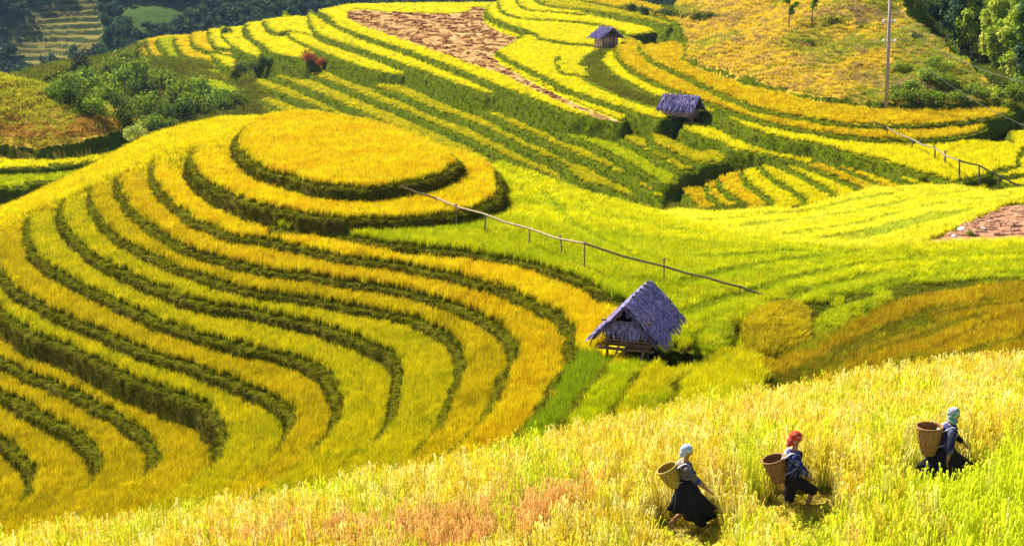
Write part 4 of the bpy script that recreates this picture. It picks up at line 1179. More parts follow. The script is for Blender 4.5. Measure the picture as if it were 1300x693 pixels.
sl = [(68,118,26,1,'yellow green shrub at the left end of the shaded slope'),(88,106,26,0,'green shrub on the ridge left of the dark round tree'),(112,98,26,1,'shrub on the ridge just below the dark round tree'),
 (140,88,26,0,'shrub on the ridge right of the dark round tree'),(160,76,24,0,'shrub close to the end of the orange skyline terrace'),(98,128,34,2,'dark shrub low on the left of the shaded slope'),
 (122,116,36,0,'middle green shrub left on the shaded slope'),(148,104,32,1,'light topped shrub high on the shaded slope'),(172,92,30,0,'shrub just left of the orange terraces'),(118,142,32,1,'shrub behind the edge of the small left hill'),
 (146,132,38,0,'broad shrub in the middle of the shaded slope'),(176,118,34,2,'dark shrub under the orange terraces'),(204,108,32,0,'shrub right under the broad orange terrace'),(160,152,30,2,'dark shrub in the hollow above the pale bush'),
 (196,140,36,0,'wide shrub right of the middle of the shaded slope'),(228,124,36,0,'shrub above the left rim of the knoll'),(254,116,30,1,'shrub below the green sided fan terrace'),(222,146,34,2,'dark shrub just behind the knoll rim'),
 (250,138,34,0,'green shrub behind the knoll rim below the fan'),(276,130,30,1,'shrub beside the lowest short terrace'),(205,158,26,1,'low shrub touching the skyline of the knoll'),(300,126,22,0,'small shrub between the fan and the short terraces'),(185,166,24,2,'dark low shrub behind the pale bush')]
for s in sl:
    shrub(s[0], s[1] + 8, s[2] * 1.35, s[3], s[4], HE, 150, 425, SG, hr=1.1)
for u, v, w, lb in [(308,94,26,'left part of the dark hedge in the hollow of the fan'),(324,90,28,'middle of the dark hedge in the hollow of the fan'),(340,84,24,'right end of the dark hedge in the hollow of the fan')]:
    shrub(u, v, w, 2, lb, HE, 150, 425, 'dark hedge bushes in the fan', 'hedge_bush', 'bush')
shrub(303, 88, 14, 3, 'small light green shrub standing above the dark hedge', HE, 150, 425)
shrub(287, 44, 18, 2, 'small dark shrub between the skyline terraces of the fan', HE, 150, 425)
shrub(390, 80, 26, 4, 'red leaved bush on the dark terrace bank, left of two', HE, 150, 425, 'red bushes')
shrub(410, 86, 20, 4, 'red leaved bush on the dark terrace bank, right of two', HE, 150, 425, 'red bushes')
shrub(102, 99, 32, 5, 'dark round tree crown on the ridge before the brown terraces', HE, 150, 425, None, 'round_tree', 'tree', 1.7)
p = at_depth(174, 172, 122)
t = empty('pale_bush', (p.x, p.y, p.z - 0.6)); t.scale = (1.5, 1.5, 1.7)
link(bpy.data.objects.new('foliage', leaf_mesh('foliage', [(rr_.uniform(-.5, .5), rr_.uniform(-.5, .5), 0.2 + rr_.random() * .7, .3, .3, .3) for _ in range(9)], 1000, 0.06, ((0.50, 0.52, 0.12), (0.60, 0.60, 0.2), (0.35, 0.42, 0.08)), M['leaf'], 91)), t)
link(bpy.data.objects.new('stem', stemm), t); tag(t, 'pale feathery bush peeping over the left rim of the knoll', 'bush')
for u, v, w, k, lb in [(963,60,9,2,'tiny dark shrub on the golden slope left of the two young trees'),(1018,54,9,2,'left of the pair of dark tufts below the young trees'),(1028,56,12,0,'green tuft right of the pair below the young trees'),(1044,34,7,2,'small dark tuft right of the young trees'),
   (1054,32,8,2,'small dark tuft second right of the young trees'),(1093,37,9,2,'dark tuft left of the power pole near the top'),(1115,43,8,2,'dark tuft close to the power pole'),(966,36,8,0,'green tuft left of the first young tree'),(1164,50,16,2,'dark bush right of the power pole')]:
    shrub(u, v, w, k, lb, HE, 130, 300, 'small tufts on the grassy hill')
for u, v, w, k, lb in [(1150,118,38,1,'yellow green bush nearest the power pole on its right'),(1178,106,38,1,'large light bush in the middle of the green patch on the hill'),(1206,112,38,0,'green bush right of the large light bush on the hill'),
    (1166,130,34,0,'low green bush at the hill foot below the large light bush'),(1234,122,34,1,'yellowish bush near the lower right end of the hill'),(1258,126,32,3,'pale bush at the lower right tip of the grassy hill'),(1142,128,30,0,'dark green bush at the foot of the power pole, right side'),
    (1192,130,34,1,'light bush at the hill foot above the curved terraces'),(1220,130,30,0,'green bush at the hill foot near its right end'),(1182,86,30,1,'yellow green bush highest in the green patch on the hill'),(1148,92,28,0,'green bush a little way up the hill right of the pole'),(1204,90,26,3,'palest bush near the grove on the hill')]:
    shrub(u, v, w, k, lb, HE, 130, 300, 'green bushes low on the grassy hill', 'bush', 'bush', 0.85)
HG = 'dark hedge at the top of the far terraces'
for (u, v, w), lb in zip([(800,8,26),(820,11,26),(838,14,28),(856,17,30),(874,19,30),(892,20,30),(908,19,26)], ['leftmost', 'second from the left', 'third from the left', 'middle', 'third from the right', 'second from the right', 'rightmost']):
    shrub(u, v + 6, w, 2, lb + ' bush of the dark hedge at the foot of the golden slope', HE, 150, 425, HG, 'hedge_bush', 'bush', 0.7)
ts_ = tree_meshes('slim', 5, 0.85, 900, 0.13, ((0.20, 0.33, 0.02), (0.28, 0.42, 0.02), (0.14, 0.24, 0.02)), 4)
for u, v, hp, lb in [(1002, 38, 52, 'young tree with a leafy green top on the golden slope, left of two'), (1031, 31, 56, 'young tree with bare thin trunk on the golden slope, right of two')]:
    p = hit(u, v, HE, 130, 300)
    put_tree('young_tree', ts_, (p.x, p.y, p.z), rr_.uniform(0, 6), hp / (FPX / p.y) / 5, lb, 'tree', 'young trees on the golden slope')

UG = 'undergrowth bushes at the edge of the grove'
for u, v, dd, w, kd, lb in [(1176,34,208,34,2,'dark bush topmost along the edge of the grove'),(1192,52,200,34,2,'dark bush second from the top along the grove edge'),(1206,68,194,36,0,'green bush third from the top along the grove edge'),(1220,80,188,36,2,'dark bush in the middle of the grove edge'),
    (1234,94,184,36,2,'dark bush below the middle of the grove edge'),(1248,104,178,34,0,'green bush low along the grove edge'),(1262,116,174,36,2,'dark bush near the foot of the grove edge'),(1278,130,168,38,2,'dark bush at the foot of the grove'),(1294,140,166,38,0,'green bush at the right end of the grove foot'),(1300,126,172,40,1,'light bush under the rightmost trees')]:
    p = at_depth(u, v, dd); g = float(HE(np.array([p.x]), np.array([p.y]))[0]); w = w * dd / FPX
    t = empty('bush', (p.x, p.y, g)); hh = max(1.0, (p.z - g) / w + 1.0); t.scale = (w / 1.7, w / 1.7, w / 1.7 * hh)
    link(bpy.data.objects.new('foliage', shrubs[kd]), t); link(bpy.data.objects.new('stem', stemm), t); tag(t, lb, 'bush', UG)

# forest on the distant hillside: one mass nobody could count
fo_clumps = [(rr_.uniform(-.5, .5), rr_.uniform(-.5, .5), 0.5 + rr_.random() * .8, .42, .42, .4) for _ in range(8)]
fo = []
for i in range(3):
    me = leaf_mesh('forest_tree_%d' % i, fo_clumps, 160, 0.17, ((1, 1, 1),), M['leafi'], 50 + i); fo.append(bpy.data.objects.new('forest_tree_%d' % i, me))
G_FOREST = scatter_group('forest_scatter', template_set('forest_trees', fo))
n = 18000
fa = RNG.uniform(-0.5, 0.5, n); fy = 480 * np.exp(RNG.uniform(0, math.log(1150 / 480), n)); fx = fa * fy
s1 = poly_sd(fx, fy, FARP); s2 = poly_sd(fx, fy, MEAD)
k = (s1 < -1) & (s2 < -1)
fx, fy = fx[k], fy[k]
c = np.array(((0.030, 0.065, 0.022), (0.045, 0.085, 0.022), (0.024, 0.05, 0.022)))[RNG.integers(0, 3, len(fx))]
sc = RNG.uniform(3.0, 6.0, len(fx)) * fy / 650
scatter('distant_forest', G_FOREST, np.stack([fx, fy, hD(fx, fy) - 0.5], 1), c, sc, 3, far)

# stones and a bush at the bare earth patch
M['stone'] = mat_basic('stone', (0.62, 0.58, 0.54), 0.9, 0.2, 4, 0.3)
M['clod'] = mat_basic('clod', (0.30, 0.15, 0.08), 0.95, 0.3, 5, 0.5)
def rock_mesh(name, mat, seed):
    r = random.Random(seed); b = MB(); b.ball((0, 0, 0), (0.5, 0.4, 0.3), 9, 6)
    b.v = [tuple(c * (1 + r.uniform(-.2, .2)) for c in v) for v in b.v]
    return b.mesh(name, mat)
rk = [rock_mesh('stone', M['stone'], s) for s in (1, 2)]; ck = [rock_mesh('earth_clod', M['clod'], s) for s in (3, 4)]
for u, v, w, lb in [(1221,293,13,'largest pale stone beside the small bush on the bare earth'),(1211,301,8,'small pale stone at the front edge of the bare earth'),(1229,297,9,'pale stone touching the small bush on the bare earth'),(1248,292,10,'flat grey stone right of the small bush')]:
    p = hit(u, v, HA, 60, 125); o = link(bpy.data.objects.new('stone', rk[int(u) % 2])); s = w * p.y / FPX
    o.location = p + Vector((0, 0, 0.1 * s)); o.scale = (s, s, s); o.rotation_euler = (0, 0, u)
    tag(o, lb, 'stone', 'stones on the bare earth')
cb = MB(); rc = random.Random(3)
for i in range(170):
    u = rc.uniform(1175, 1320); v = rc.uniform(255, 300)
    p = hit(u, v, HA, 60, 125, 900)
    if poly_sd(np.array([p.x]), np.array([p.y]), Epatch)[0] < 0.2: continue
    s = rc.uniform(0.2, 0.9)
    base = len(cb.v); cb.ball((p.x, p.y, p.z), (s * .8, s * .6, s * .32), 7, 5)
    for j in range(base, len(cb.v)):
        x, y, z = cb.v[j]; cb.v[j] = (x + rc.uniform(-.1, .1) * s, y + rc.uniform(-.1, .1) * s, z + rc.uniform(-.08, .08) * s)
o = cb.build('earth_clods', M['clod']); tag(o, 'lumps of reddish dug earth in the field at the right edge', 'earth', kind='stuff')
shrub(1233, 300, 11, 0, 'small dark green bush among the pale stones', HA, 60, 125, None, 'bush', 'bush', 1.2)

# ================================================================= huts
M['thatch'] = mat_basic('thatch', (0.22, 0.19, 0.36), 0.9, 0.55, 11, 0.5, col2=(0.09, 0.07, 0.15), stretch=(1, 1, 0.3))
M['thatch2'] = mat_basic('old_thatch', (0.13, 0.105, 0.19), 0.9, 0.4, 7, 0.5, col2=(0.055, 0.042, 0.08))
M['thatch3'] = mat_basic('pale_thatch', (0.32, 0.26, 0.40), 0.9, 0.4, 9, 0.5, col2=(0.15, 0.11, 0.20), stretch=(1, 1, 0.3))
M['darkwood'] = mat_basic('dark_wood', (0.10, 0.062, 0.035), 0.8, 0.4, 5, 0.4, stretch=(1, 1, 5))
M['wood'] = mat_basic('wood', (0.26, 0.16, 0.085), 0.8, 0.35, 5, 0.4, stretch=(5, 5, 1))
M['palewood'] = mat_basic('pale_wood', (0.46, 0.34, 0.20), 0.8, 0.3, 5, 0.3)
M['pinkwall'] = mat_basic('weathered_board', (0.42, 0.27, 0.22), 0.85, 0.3, 5, 0.3, stretch=(5, 5, 1))
def thatch_strips(mb, a, b, down, n, L, w, th, rng, lift=0.0):
    """ragged straw strips hanging from the line a-b in the direction down"""
    a = Vector(a); b = Vector(b); dn = Vector(down).normalized(); ax = (b - a).normalized(); nrm = ax.cross(dn).normalized()
    if nrm.z < 0: nrm = -nrm
    for i in range(n):
        f = (i + rng.uniform(0.1, 0.9)) / n
        p = a.lerp(b, f) + nrm * (lift + rng.uniform(0, th))
        d = (dn + ax * rng.uniform(-.26, .26) + nrm * rng.uniform(-.06, .09)).normalized()
        ln = L * rng.uniform(0.6, 1.45); hw = w * rng.uniform(0.45, 1.3) / 2
        e = p + d * ln
        mid = p.lerp(e, 0.5) + nrm * th * 0.6
        mb.add([p - ax * hw, p + nrm * th * .5, p + ax * hw, mid - ax * hw, mid + nrm * th * .7, mid + ax * hw, e - ax * hw * .4, e + nrm * th * .3, e + ax * hw * .4],
               [(0, 1, 4, 3), (1, 2, 5, 4), (3, 4, 7, 6), (4, 5, 8, 7)])
def make_hut(loc, rz, s, label, W=2.5, Lg=3.0, stilt=0.5, wall=0.55, rise=1.25, detail=1.0, wallmat='darkwood', seed=1, gable_drop=True, group=None, droop=0.0, rake=False):
    rng = random.Random(seed)
    t = empty('stilt_hut', loc, rz); t.scale = (s, s, s)
    tag(t, label, 'hut', group)
    hw, hl = W / 2 - 0.32, Lg / 2 - 0.3
    zf, ze = stilt, stilt + wall
    for x in (-hw, 0, hw):
        for y in (-hl, hl):
            MB().tube([(x + rng.uniform(-.05, .05), y, -0.35), (x, y, ze + 0.05)], 0.055, 7).build('stilt', M['darkwood'], t)
    for x in (-0.7 * hw, 0.65 * hw):
        MB().tube([(x, -hl - 0.12, -0.2), (x + rng.uniform(0.1, 0.3), -hl + 0.1, zf + .1)], 0.04, 6).build('brace', M['palewood'], t)
    for y in (-hl, 0, hl):
        MB().beam((-hw - 0.35, y - 0.02, zf - 0.06), (hw + 0.22, y + 0.02, zf - 0.06), 0.09, 0.1).build('floor_beam', M['wood'], t)
    for x in (-hw, hw):
        MB().beam((x, -hl - 0.3, zf + 0.03), (x, hl + 0.3, zf + 0.03), 0.08, 0.08).build('floor_beam', M['wood'], t)
    nf = int(9 * detail) + 3
    for i in range(nf):
        x = -hw + (i + .5) * 2 * hw / nf
        MB().box((x, 0, zf + 0.09), (2 * hw / nf - 0.015, 2 * hl + 0.2, 0.03)).build('floor_plank', M['wood'], t)
    # walls of boards, lapped unevenly; the front one stays half open and dark inside
    def wallrow(p0, p1, z0, z1, n, m, skip=()):
        p0 = Vector(p0); p1 = Vector(p1)
        ax = (p1 - p0); ln = ax.length; ax.normalize()
        q = ax.to_track_quat('X', 'Z').to_matrix()
        for i in range(n):
            if i in skip: continue
            c = p0 + ax * ((i + .5) * ln / n)
            zz = z1 + rng.uniform(-.03, .03)
            MB().box((c.x + rng.uniform(-.006, .006), c.y + rng.uniform(-.008, .008), (z0 + zz) / 2), (ln / n - 0.012, 0.03, zz - z0), q).build('plank', M[m], t)
    zt = ze + 0.1
    wallrow((-hw, hl, 0), (hw, hl, 0), zf + .1, zt + rise * .3, 9, wallmat)
    wallrow((-hw, -hl, 0), (-hw, hl, 0), zf + .1, zt, 11, wallmat)
    wallrow((hw, -hl, 0), (hw, hl, 0), zf + .1, zt, 11, wallmat)
    wallrow((-hw, -hl, 0), (hw, -hl, 0), zf + .1, zf + .1 + wall * (.42 if gable_drop else .95), 9, wallmat, skip=(1,) if gable_drop else (6,))
    for k in range(3):
        MB().beam((-hw - .1, -hl - 0.05, zf + 0.18 + k * 0.12), (hw + .1, -hl - 0.05, zf + 0.16 + k * .12), 0.035, 0.05).build('rail', M['wood'], t)
    # roof
    za = ze + rise
    ex = W / 2 + 0.1; oy = Lg / 2 + 0.12
    run = math.hypot(ex, rise)
    def prof(f):     # from the ridge (0) to the eave (1): slightly sagging line
        return ex * f, za - rise * (f ** 0.92) - droop * f * f
    rb = {}
    for sx in (-1, 1):
        v = []; fcs = []
        nn = 6
        for i in range(nn + 1):
            X, Z = prof(i / nn)
            for y in (-oy, oy):
                v.append((sx * X, y, Z)); v.append((sx * X, y, Z - 0.09))
        for i in range(nn):
            a, b = i * 4, (i + 1) * 4
            fcs += [(a, a + 2, b + 2, b), (a + 1, b + 1, b + 3, a + 3), (a, b, b + 1, a + 1), (a + 2, a + 3, b + 3, b + 2)]
        fcs += [(0, 1, 3, 2), (nn * 4, nn * 4 + 2, nn * 4 + 3, nn * 4 + 1)]
        rb[sx] = MB().add(v, fcs).build('roof_slope', M['thatch2'], t)
        nc = 7
        for k in range(nc):
            f0 = 1 - (k + 1) / nc * 0.98; f1 = min(1.0, f0 + 0.34)
            X0, Z0 = prof(max(f0, 0.0)); X1, Z1 = prof(f1)
            mb = MB()
            n = int((46 + (14 if k == 0 else 0)) * detail)
            dn = (sx * (X1 - X0), 0, Z1 - Z0)
            thatch_strips(mb, (sx * X0, -oy - .03, Z0 + .03), (sx * X0, oy + .03, Z0 + .03), dn, n, run * (0.34 if k else 0.34), 0.075, 0.055, rng, 0.01)
            mb.build('thatch_course', M[('thatch', 'thatch2', 'thatch3')[rng.choice((0, 0, 0, 1, 2, 2))]], rb[sx])
    rc_ = MB()
    for sx in (-1, 1):
        X1, Z1 = prof(0.2)
        thatch_strips(rc_, (0, -oy - .05, za + .09), (0, oy + .05, za + .09), (sx * X1, 0, Z1 - za), int(40 * detail), 0.36, 0.09, 0.04, rng, 0.0)
    rcap = rc_.build('ridge_cap', M['thatch'], t)
    for k in range(5):
        y = oy - 0.35 - k * (2 * oy - 0.9) / 5
        mb = MB()
        for sx in (-1, 1):
            X1, Z1 = prof(0.27)
            mb.beam((0, y, za + .15), (sx * X1, y + rng.uniform(-.05, .05), Z1 + .12), 0.06, 0.05)
        mb.build('ridge_tie', M['darkwood'], rcap)
    if gable_drop:
        g = MB()
        thatch_strips(g, (-ex * .58, -oy + .22, za - rise * .55), (ex * .58, -oy + .22, za - rise * .55), (0, -.35, -1), int(40 * detail), 0.42, 0.08, 0.03, rng)
        thatch_strips(g, (-ex * .74, -oy + .12, za - rise * .72), (ex * .74, -oy + .12, za - rise * .72), (0, -.35, -1), int(46 * detail), 0.42, 0.08, 0.03, rng)
        g.build('gable_thatch', M['thatch'], t)
    if rake:
        for sx in (-1, 1):
            g = MB(); g2 = MB()
            for f0, f1 in ((0, .25), (.25, .5), (.5, .75), (.75, 1.0)):
                X0, Z0 = prof(f0); X1, Z1 = prof(f1)
                thatch_strips(g, (sx * X0, -oy - .02, Z0 + .03), (sx * X1, -oy - .02, Z1 + .03), (sx * .35, -.30, -1), 13, 0.30, 0.07, 0.04, rng)
                thatch_strips(g2, (sx * X0, oy, Z0), (sx * X1, oy, Z1), (sx * .35, .30, -1), 10, 0.26, 0.07, 0.04, rng)
            g.build('gable_fringe', M['thatch2'], t); g2.build('gable_fringe', M['thatch2'], t)
    MB().beam((-ex * .8, -oy + .26, za - rise * .56), (ex * .8, -oy + .26, za - rise * .56), .06, .06).build('tie_beam', M['darkwood'], t)
    return t
ph = hit(812, 456, HA, 40, 75)
H1 = make_hut((ph.x, ph.y + 1.2, ph.z + 0.02), R(-19), 1.0, 'largest thatched stilt hut beside the green rice slope', W=2.2, Lg=3.7, stilt=0.50, wall=0.60, rise=1.06, droop=0.20, rake=True, detail=1.25, seed=2)
ph2 = hit(862, 160, HE, 120, 260)
make_hut((ph2.x + 0.3, ph2.y + 1.0, ph2.z + 0.1), R(56), 1.25, 'blue roofed stilt hut on posts halfway up the far terraces', W=2.4, Lg=3.4, stilt=0.7, wall=0.6, rise=1.25, detail=0.7, wallmat='pinkwall', seed=3, gable_drop=False)
ph3 = hit(770, 64, HE, 150, 300)
make_hut((ph3.x, ph3.y + 0.8, ph3.z + 0.1), R(24), 1.65, 'small grey roofed hut with pinkish board front high on the far terraces', W=2.3, Lg=2.4, stilt=0.25, wall=1.0, rise=0.95, detail=0.6, wallmat='pinkwall', seed=4, gable_drop=False)

# ================================================================= bamboo water pipes on posts
M['bamboo'] = mat_basic('bamboo', (0.24, 0.165, 0.075), 0.6, 0.3, 6, 0.1)
M['bamboo2'] = mat_basic('grey_bamboo', (0.17, 0.135, 0.08), 0.7, 0.3, 6, 0.1)
def vz(v, y):     # height seen at row v, y metres away
    return float(at_depth(650, v, y).z)
def pipeline(name, label, posts, pipe, hf, y0, y1, mat, rad, prad, tail):
    t = None; pts = []; made = []
    for u, vt, vb, bend in posts:
        b = hit(u, vb, hf, y0, y1)
        made.append((u, vt, b, bend))
    first = made[0][2]
    t = empty(name, (first.x, first.y, first.z)); tag(t, label, 'water pipe')
    o0 = Vector((first.x, first.y, first.z))
    pu = [m[0] for m in made]; py = [m[2].y for m in made]
    pw = []
    for u, v in pipe:
        y = float(np.interp(u, pu, py))
        if u > pu[-1]: y = py[-1] + (u - pu[-1]) * tail
        if u < pu[0]: y = py[0] + (pu[0] - u) * tail * -1
        pw.append(at_depth(u, v, y))
    for i in range(len(pw) - 1):
        a, b = pw[i] - o0, pw[i + 1] - o0
        m = a.lerp(b, 0.5) - Vector((0, 0, 0.022 * (b - a).length))
        MB().tube([a, m, b + (b - a).normalized() * 0.06], [rad, rad * .95, rad * .9], 7).build('pipe_length', M[mat], t)
    for u, vt, b, bend in made:
        y = b.y; p = at_depth(u, vt, y)
        base = b - o0 - Vector((0, 0, 0.15)); top = Vector((p.x, p.y, p.z)) - o0
        base.x, base.y = b.x - o0.x, b.y - o0.y
        mid = base.lerp(top, .5) + Vector((bend, 0, 0))
        po = MB().tube([base, mid, top + Vector((0, 0, .05))], [prad, prad * .95, prad * .8], 6).build('post', M[mat], t)
        MB().tube([top + Vector((-.09, .02, -.02)), top + Vector((.09, -.02, 0.02))], prad * .7, 5).build('cross_peg', M[mat], po)
    return t
pipeline('water_pipe', 'long brown bamboo water pipe sloping over the green slope to the near hut',
    [(554,252,264,0),(579,260,289,.02),(616,272,302,0),(672,290,319,.0),(711,300,330,.09),(742,308,350,0),(843,329,362,0),(939,363,378,0)],
    [(508,236),(555,252),(613,271),(672,290),(742,309),(843,338),(900,353),(940,364),(966,373)], HA, 50, 110, 'bamboo', 0.055, 0.045, 0.0)
pipeline('water_pipe', 'grey bamboo water pipe on tall posts in front of the far curved terraces',
    [(1126,162,175,0),(1158,178,192,0),(1187,187,207,0),(1200,192,212,0),(1218,203,230,0),(1243,210,237,0),(1268,223,242,0)],
    [(1110,155),(1126,162),(1158,177),(1187,188),(1218,204),(1243,210),(1268,223),(1302,239)], HE, 112, 200, 'bamboo2', 0.075, 0.085, 0.0)

# ================================================================= power pole
M['polewood'] = mat_basic('pole_wood', (0.34, 0.27, 0.23), 0.8, 0.25, 3, 0.2, stretch=(4, 4, .6))
M['insul'] = mat_basic('porcelain', (0.75, 0.74, 0.70), 0.3, 0.05, 3, 0)
M['wire'] = mat_basic('wire', (0.35, 0.35, 0.33), 0.5, 0.05, 3, 0)
pb = hit(1125, 142, HE, 120, 220)
pole = empty('power_pole', pb); tag(pole, 'tall wooden power pole at the foot of the grassy hill', 'power pole')
D0 = pb.y
pt = at_depth(1131, -30, D0) - pb
MB().tube([(0, 0, -.4), pt * .5, pt], [0.21, 0.18, 0.14], 12).build('pole', M['polewood'], pole, True)
for v in (29, 54):
    c = at_depth(1128.5, v, D0) - pb + Vector((0, -0.1, 0))
    a = MB().beam(c + Vector((-.75, -.1, 0)), c + Vector((.75, -.1, 0)), .1, .1).build('cross_arm', M['polewood'], pole)
    for dx in (-.62, .2, .62):
        ib = MB().tube([c + Vector((dx, -.1, .05)), c + Vector((dx, -.1, .14)), c + Vector((dx, -.1, .2)), c + Vector((dx, -.1, .32)), c + Vector((dx, -.1, .36))], [.05, .13, .09, .14, .06], 8)
        ib.build('insulator', M['insul'], a)
for v, ve, lb in [(29, 112, 'upper power wire running from the pole to the right edge'), (54, 172, 'lower power wire running from the pole to the right edge')]:
    a = at_depth(1133, v - 2, D0) + Vector((0, -.2, 0)); b = at_depth(1330, ve, D0 - 8)
    pts = [a.lerp(b, i / 12) - Vector((0, 0, 1.0 * math.sin(math.pi * i / 12))) for i in range(13)]
    o = MB().tube(pts, 0.022, 5).build('power_wire', M['wire']); tag(o, lb, 'wire', 'power wires')

# ================================================================= air: far things fade to blue
hz = MB().box((0, 900, 45), (2600, 2000, 310)).mesh('haze', None)
hzm = bpy.data.materials.new('haze'); hzm.use_nodes = True
hn = hzm.node_tree.nodes; hn.clear()
ho = hn.new('ShaderNodeOutputMaterial'); hv = hn.new('ShaderNodeVolumePrincipled')
hv.inputs['Color'].default_value = (0.40, 0.58, 0.9, 1); hv.inputs['Density'].default_value = 0.00006; hv.inputs['Anisotropy'].default_value = 0.2
hzm.node_tree.links.new(hv.outputs[0], ho.inputs['Volume'])
hz.materials.append(hzm)
hzo = link(bpy.data.objects.new('haze', hz)); tag(hzo, 'thin blue haze over the far hills', kind='stuff')
# ================================================================= people
def vcol_mat(name, cols, scale, rough=0.9, kind='noise', stretch=None):
    m, n, l, out = new_mat(name)
    b = n.new('ShaderNodeBsdfPrincipled'); b.inputs['Roughness'].default_value = rough; b.inputs['Specular IOR Level'].default_value = 0.15
    tc = n.new('ShaderNodeTexCoord'); mp = n.new('ShaderNodeMapping')
    if stretch: mp.inputs['Scale'].default_value = stretch
    l.new(tc.outputs['Object'], mp.inputs['Vector'])
    if kind == 'voronoi':
        t = n.new('ShaderNodeTexVoronoi'); t.inputs['Scale'].default_value = scale; fac = t.outputs['Color']
        sp = n.new('ShaderNodeSeparateColor'); l.new(fac, sp.inputs[0]); fac = sp.outputs[0]
    else:
        t = n.new('ShaderNodeTexNoise'); t.inputs['Scale'].default_value = scale; t.inputs['Detail'].default_value = 5; fac = t.outputs['Fac']
    l.new(mp.outputs[0], t.inputs['Vector'])
    rp = n.new('ShaderNodeValToRGB'); rp.color_ramp.interpolation = 'CONSTANT' if kind == 'voronoi' else 'LINEAR'
    k = len(cols); lo, hi = (0.0, 1.0) if kind == 'voronoi' else (0.35, 0.65)
    for i, c in enumerate(cols):
        p = lo + (hi - lo) * i / max(1, k - (0 if kind == 'voronoi' else 1))
        if i < 2: e = rp.color_ramp.elements[i]; e.position = p
        else: e = rp.color_ramp.elements.new(p)
        e.color = rgba(c)
    l.new(fac, rp.inputs['Fac']); l.new(rp.outputs[0], b.inputs['Base Color'])
    bm = n.new('ShaderNodeBump'); bm.inputs['Strength'].default_value = 0.3; bm.inputs['Distance'].default_value = 0.01
    l.new(fac, bm.inputs['Height']); l.new(bm.outputs[0], b.inputs['Normal'])
    l.new(b.outputs[0], out.inputs['Surface'])
    return m
M['skin'] = vcol_mat('skin', [(0.260, 0.130, 0.074), (0.310, 0.161, 0.093)], 14, 0.55)
M['black_cloth'] = vcol_mat('black_cloth', [(0.008, 0.008, 0.011), (0.015, 0.014, 0.018)], 12)
M['grey_cloth'] = vcol_mat('grey_brown_cloth', [(0.080, 0.065, 0.060), (0.120, 0.100, 0.090), (0.055, 0.045, 0.050)], 26)
M['indigo'] = vcol_mat('indigo_cloth', [(0.011, 0.016, 0.065), (0.025, 0.035, 0.120), (0.110, 0.115, 0.210)], 20, kind='voronoi')
M['blue_cloth'] = vcol_mat('blue_cloth', [(0.016, 0.019, 0.072), (0.029, 0.033, 0.104), (0.091, 0.091, 0.156)], 15, kind='voronoi', stretch=(0.325, 0.325, 0.163))
M['white_scarf'] = vcol_mat('white_blue_scarf', [(0.384, 0.434, 0.508), (0.186, 0.260, 0.446), (0.465, 0.484, 0.496), (0.298, 0.347, 0.496)], 30, kind='voronoi')
M['red_scarf'] = vcol_mat('red_scarf', [(0.384, 0.028, 0.012), (0.446, 0.056, 0.025), (0.446, 0.211, 0.211), (0.341, 0.019, 0.012)], 26, kind='voronoi')
M['green_scarf'] = vcol_mat('green_scarf', [(0.372, 0.422, 0.409), (0.062, 0.223, 0.161), (0.341, 0.279, 0.372), (0.099, 0.260, 0.205), (0.422, 0.446, 0.434)], 32, kind='voronoi')
M['strap'] = vcol_mat('white_strap', [(0.363, 0.352, 0.341), (0.407, 0.396, 0.385)], 20)
M['blue_trim'] = vcol_mat('blue_trim', [(0.025, 0.030, 0.125), (0.050, 0.060, 0.180)], 30)
M['hair'] = vcol_mat('black_hair', [(0.008, 0.007, 0.007), (0.02, 0.016, 0.014)], 40)
M['eye'] = mat_basic('eye', (0.02, 0.015, 0.012), 0.3, 0.1, 4, 0)
M['lip'] = mat_basic('lip', (0.36, 0.13, 0.10), 0.5, 0.1, 4, 0)

def merged(mb, name, mat, parent, vox, smooth=3):
    """one continuous surface from overlapping limbs"""
    o = mb.build(name, mat, parent, True)
    m = o.modifiers.new('join', 'REMESH'); m.mode = 'VOXEL'; m.voxel_size = vox; m.use_smooth_shade = True
    if smooth:
        s = o.modifiers.new('soften', 'SMOOTH'); s.factor = 0.5; s.iterations = smooth
    return o
def chain(mb, pts, rad, n=10):
    pts = [Vector(p) for p in pts]
    # rounded ends, resampled so that bends stay smooth
    P = []; Rr = []
    C = catmull(np.array([tuple(p) for p in pts]), 5) if len(pts) > 2 else np.array([tuple(pts[0]), tuple(pts[1])])
    k = len(C)
    for i, c in enumerate(C):
        f = i / (k - 1) * (len(pts) - 1); a = min(int(f), len(pts) - 2)
        P.append(Vector(c)); Rr.append(rad[a] + (rad[a + 1] - rad[a]) * (f - a))
    mb.tube(P, Rr, n)
    mb.ball(P[0], Rr[0] * .98, 10, 8); mb.ball(P[-1], Rr[-1] * .98, 10, 8)
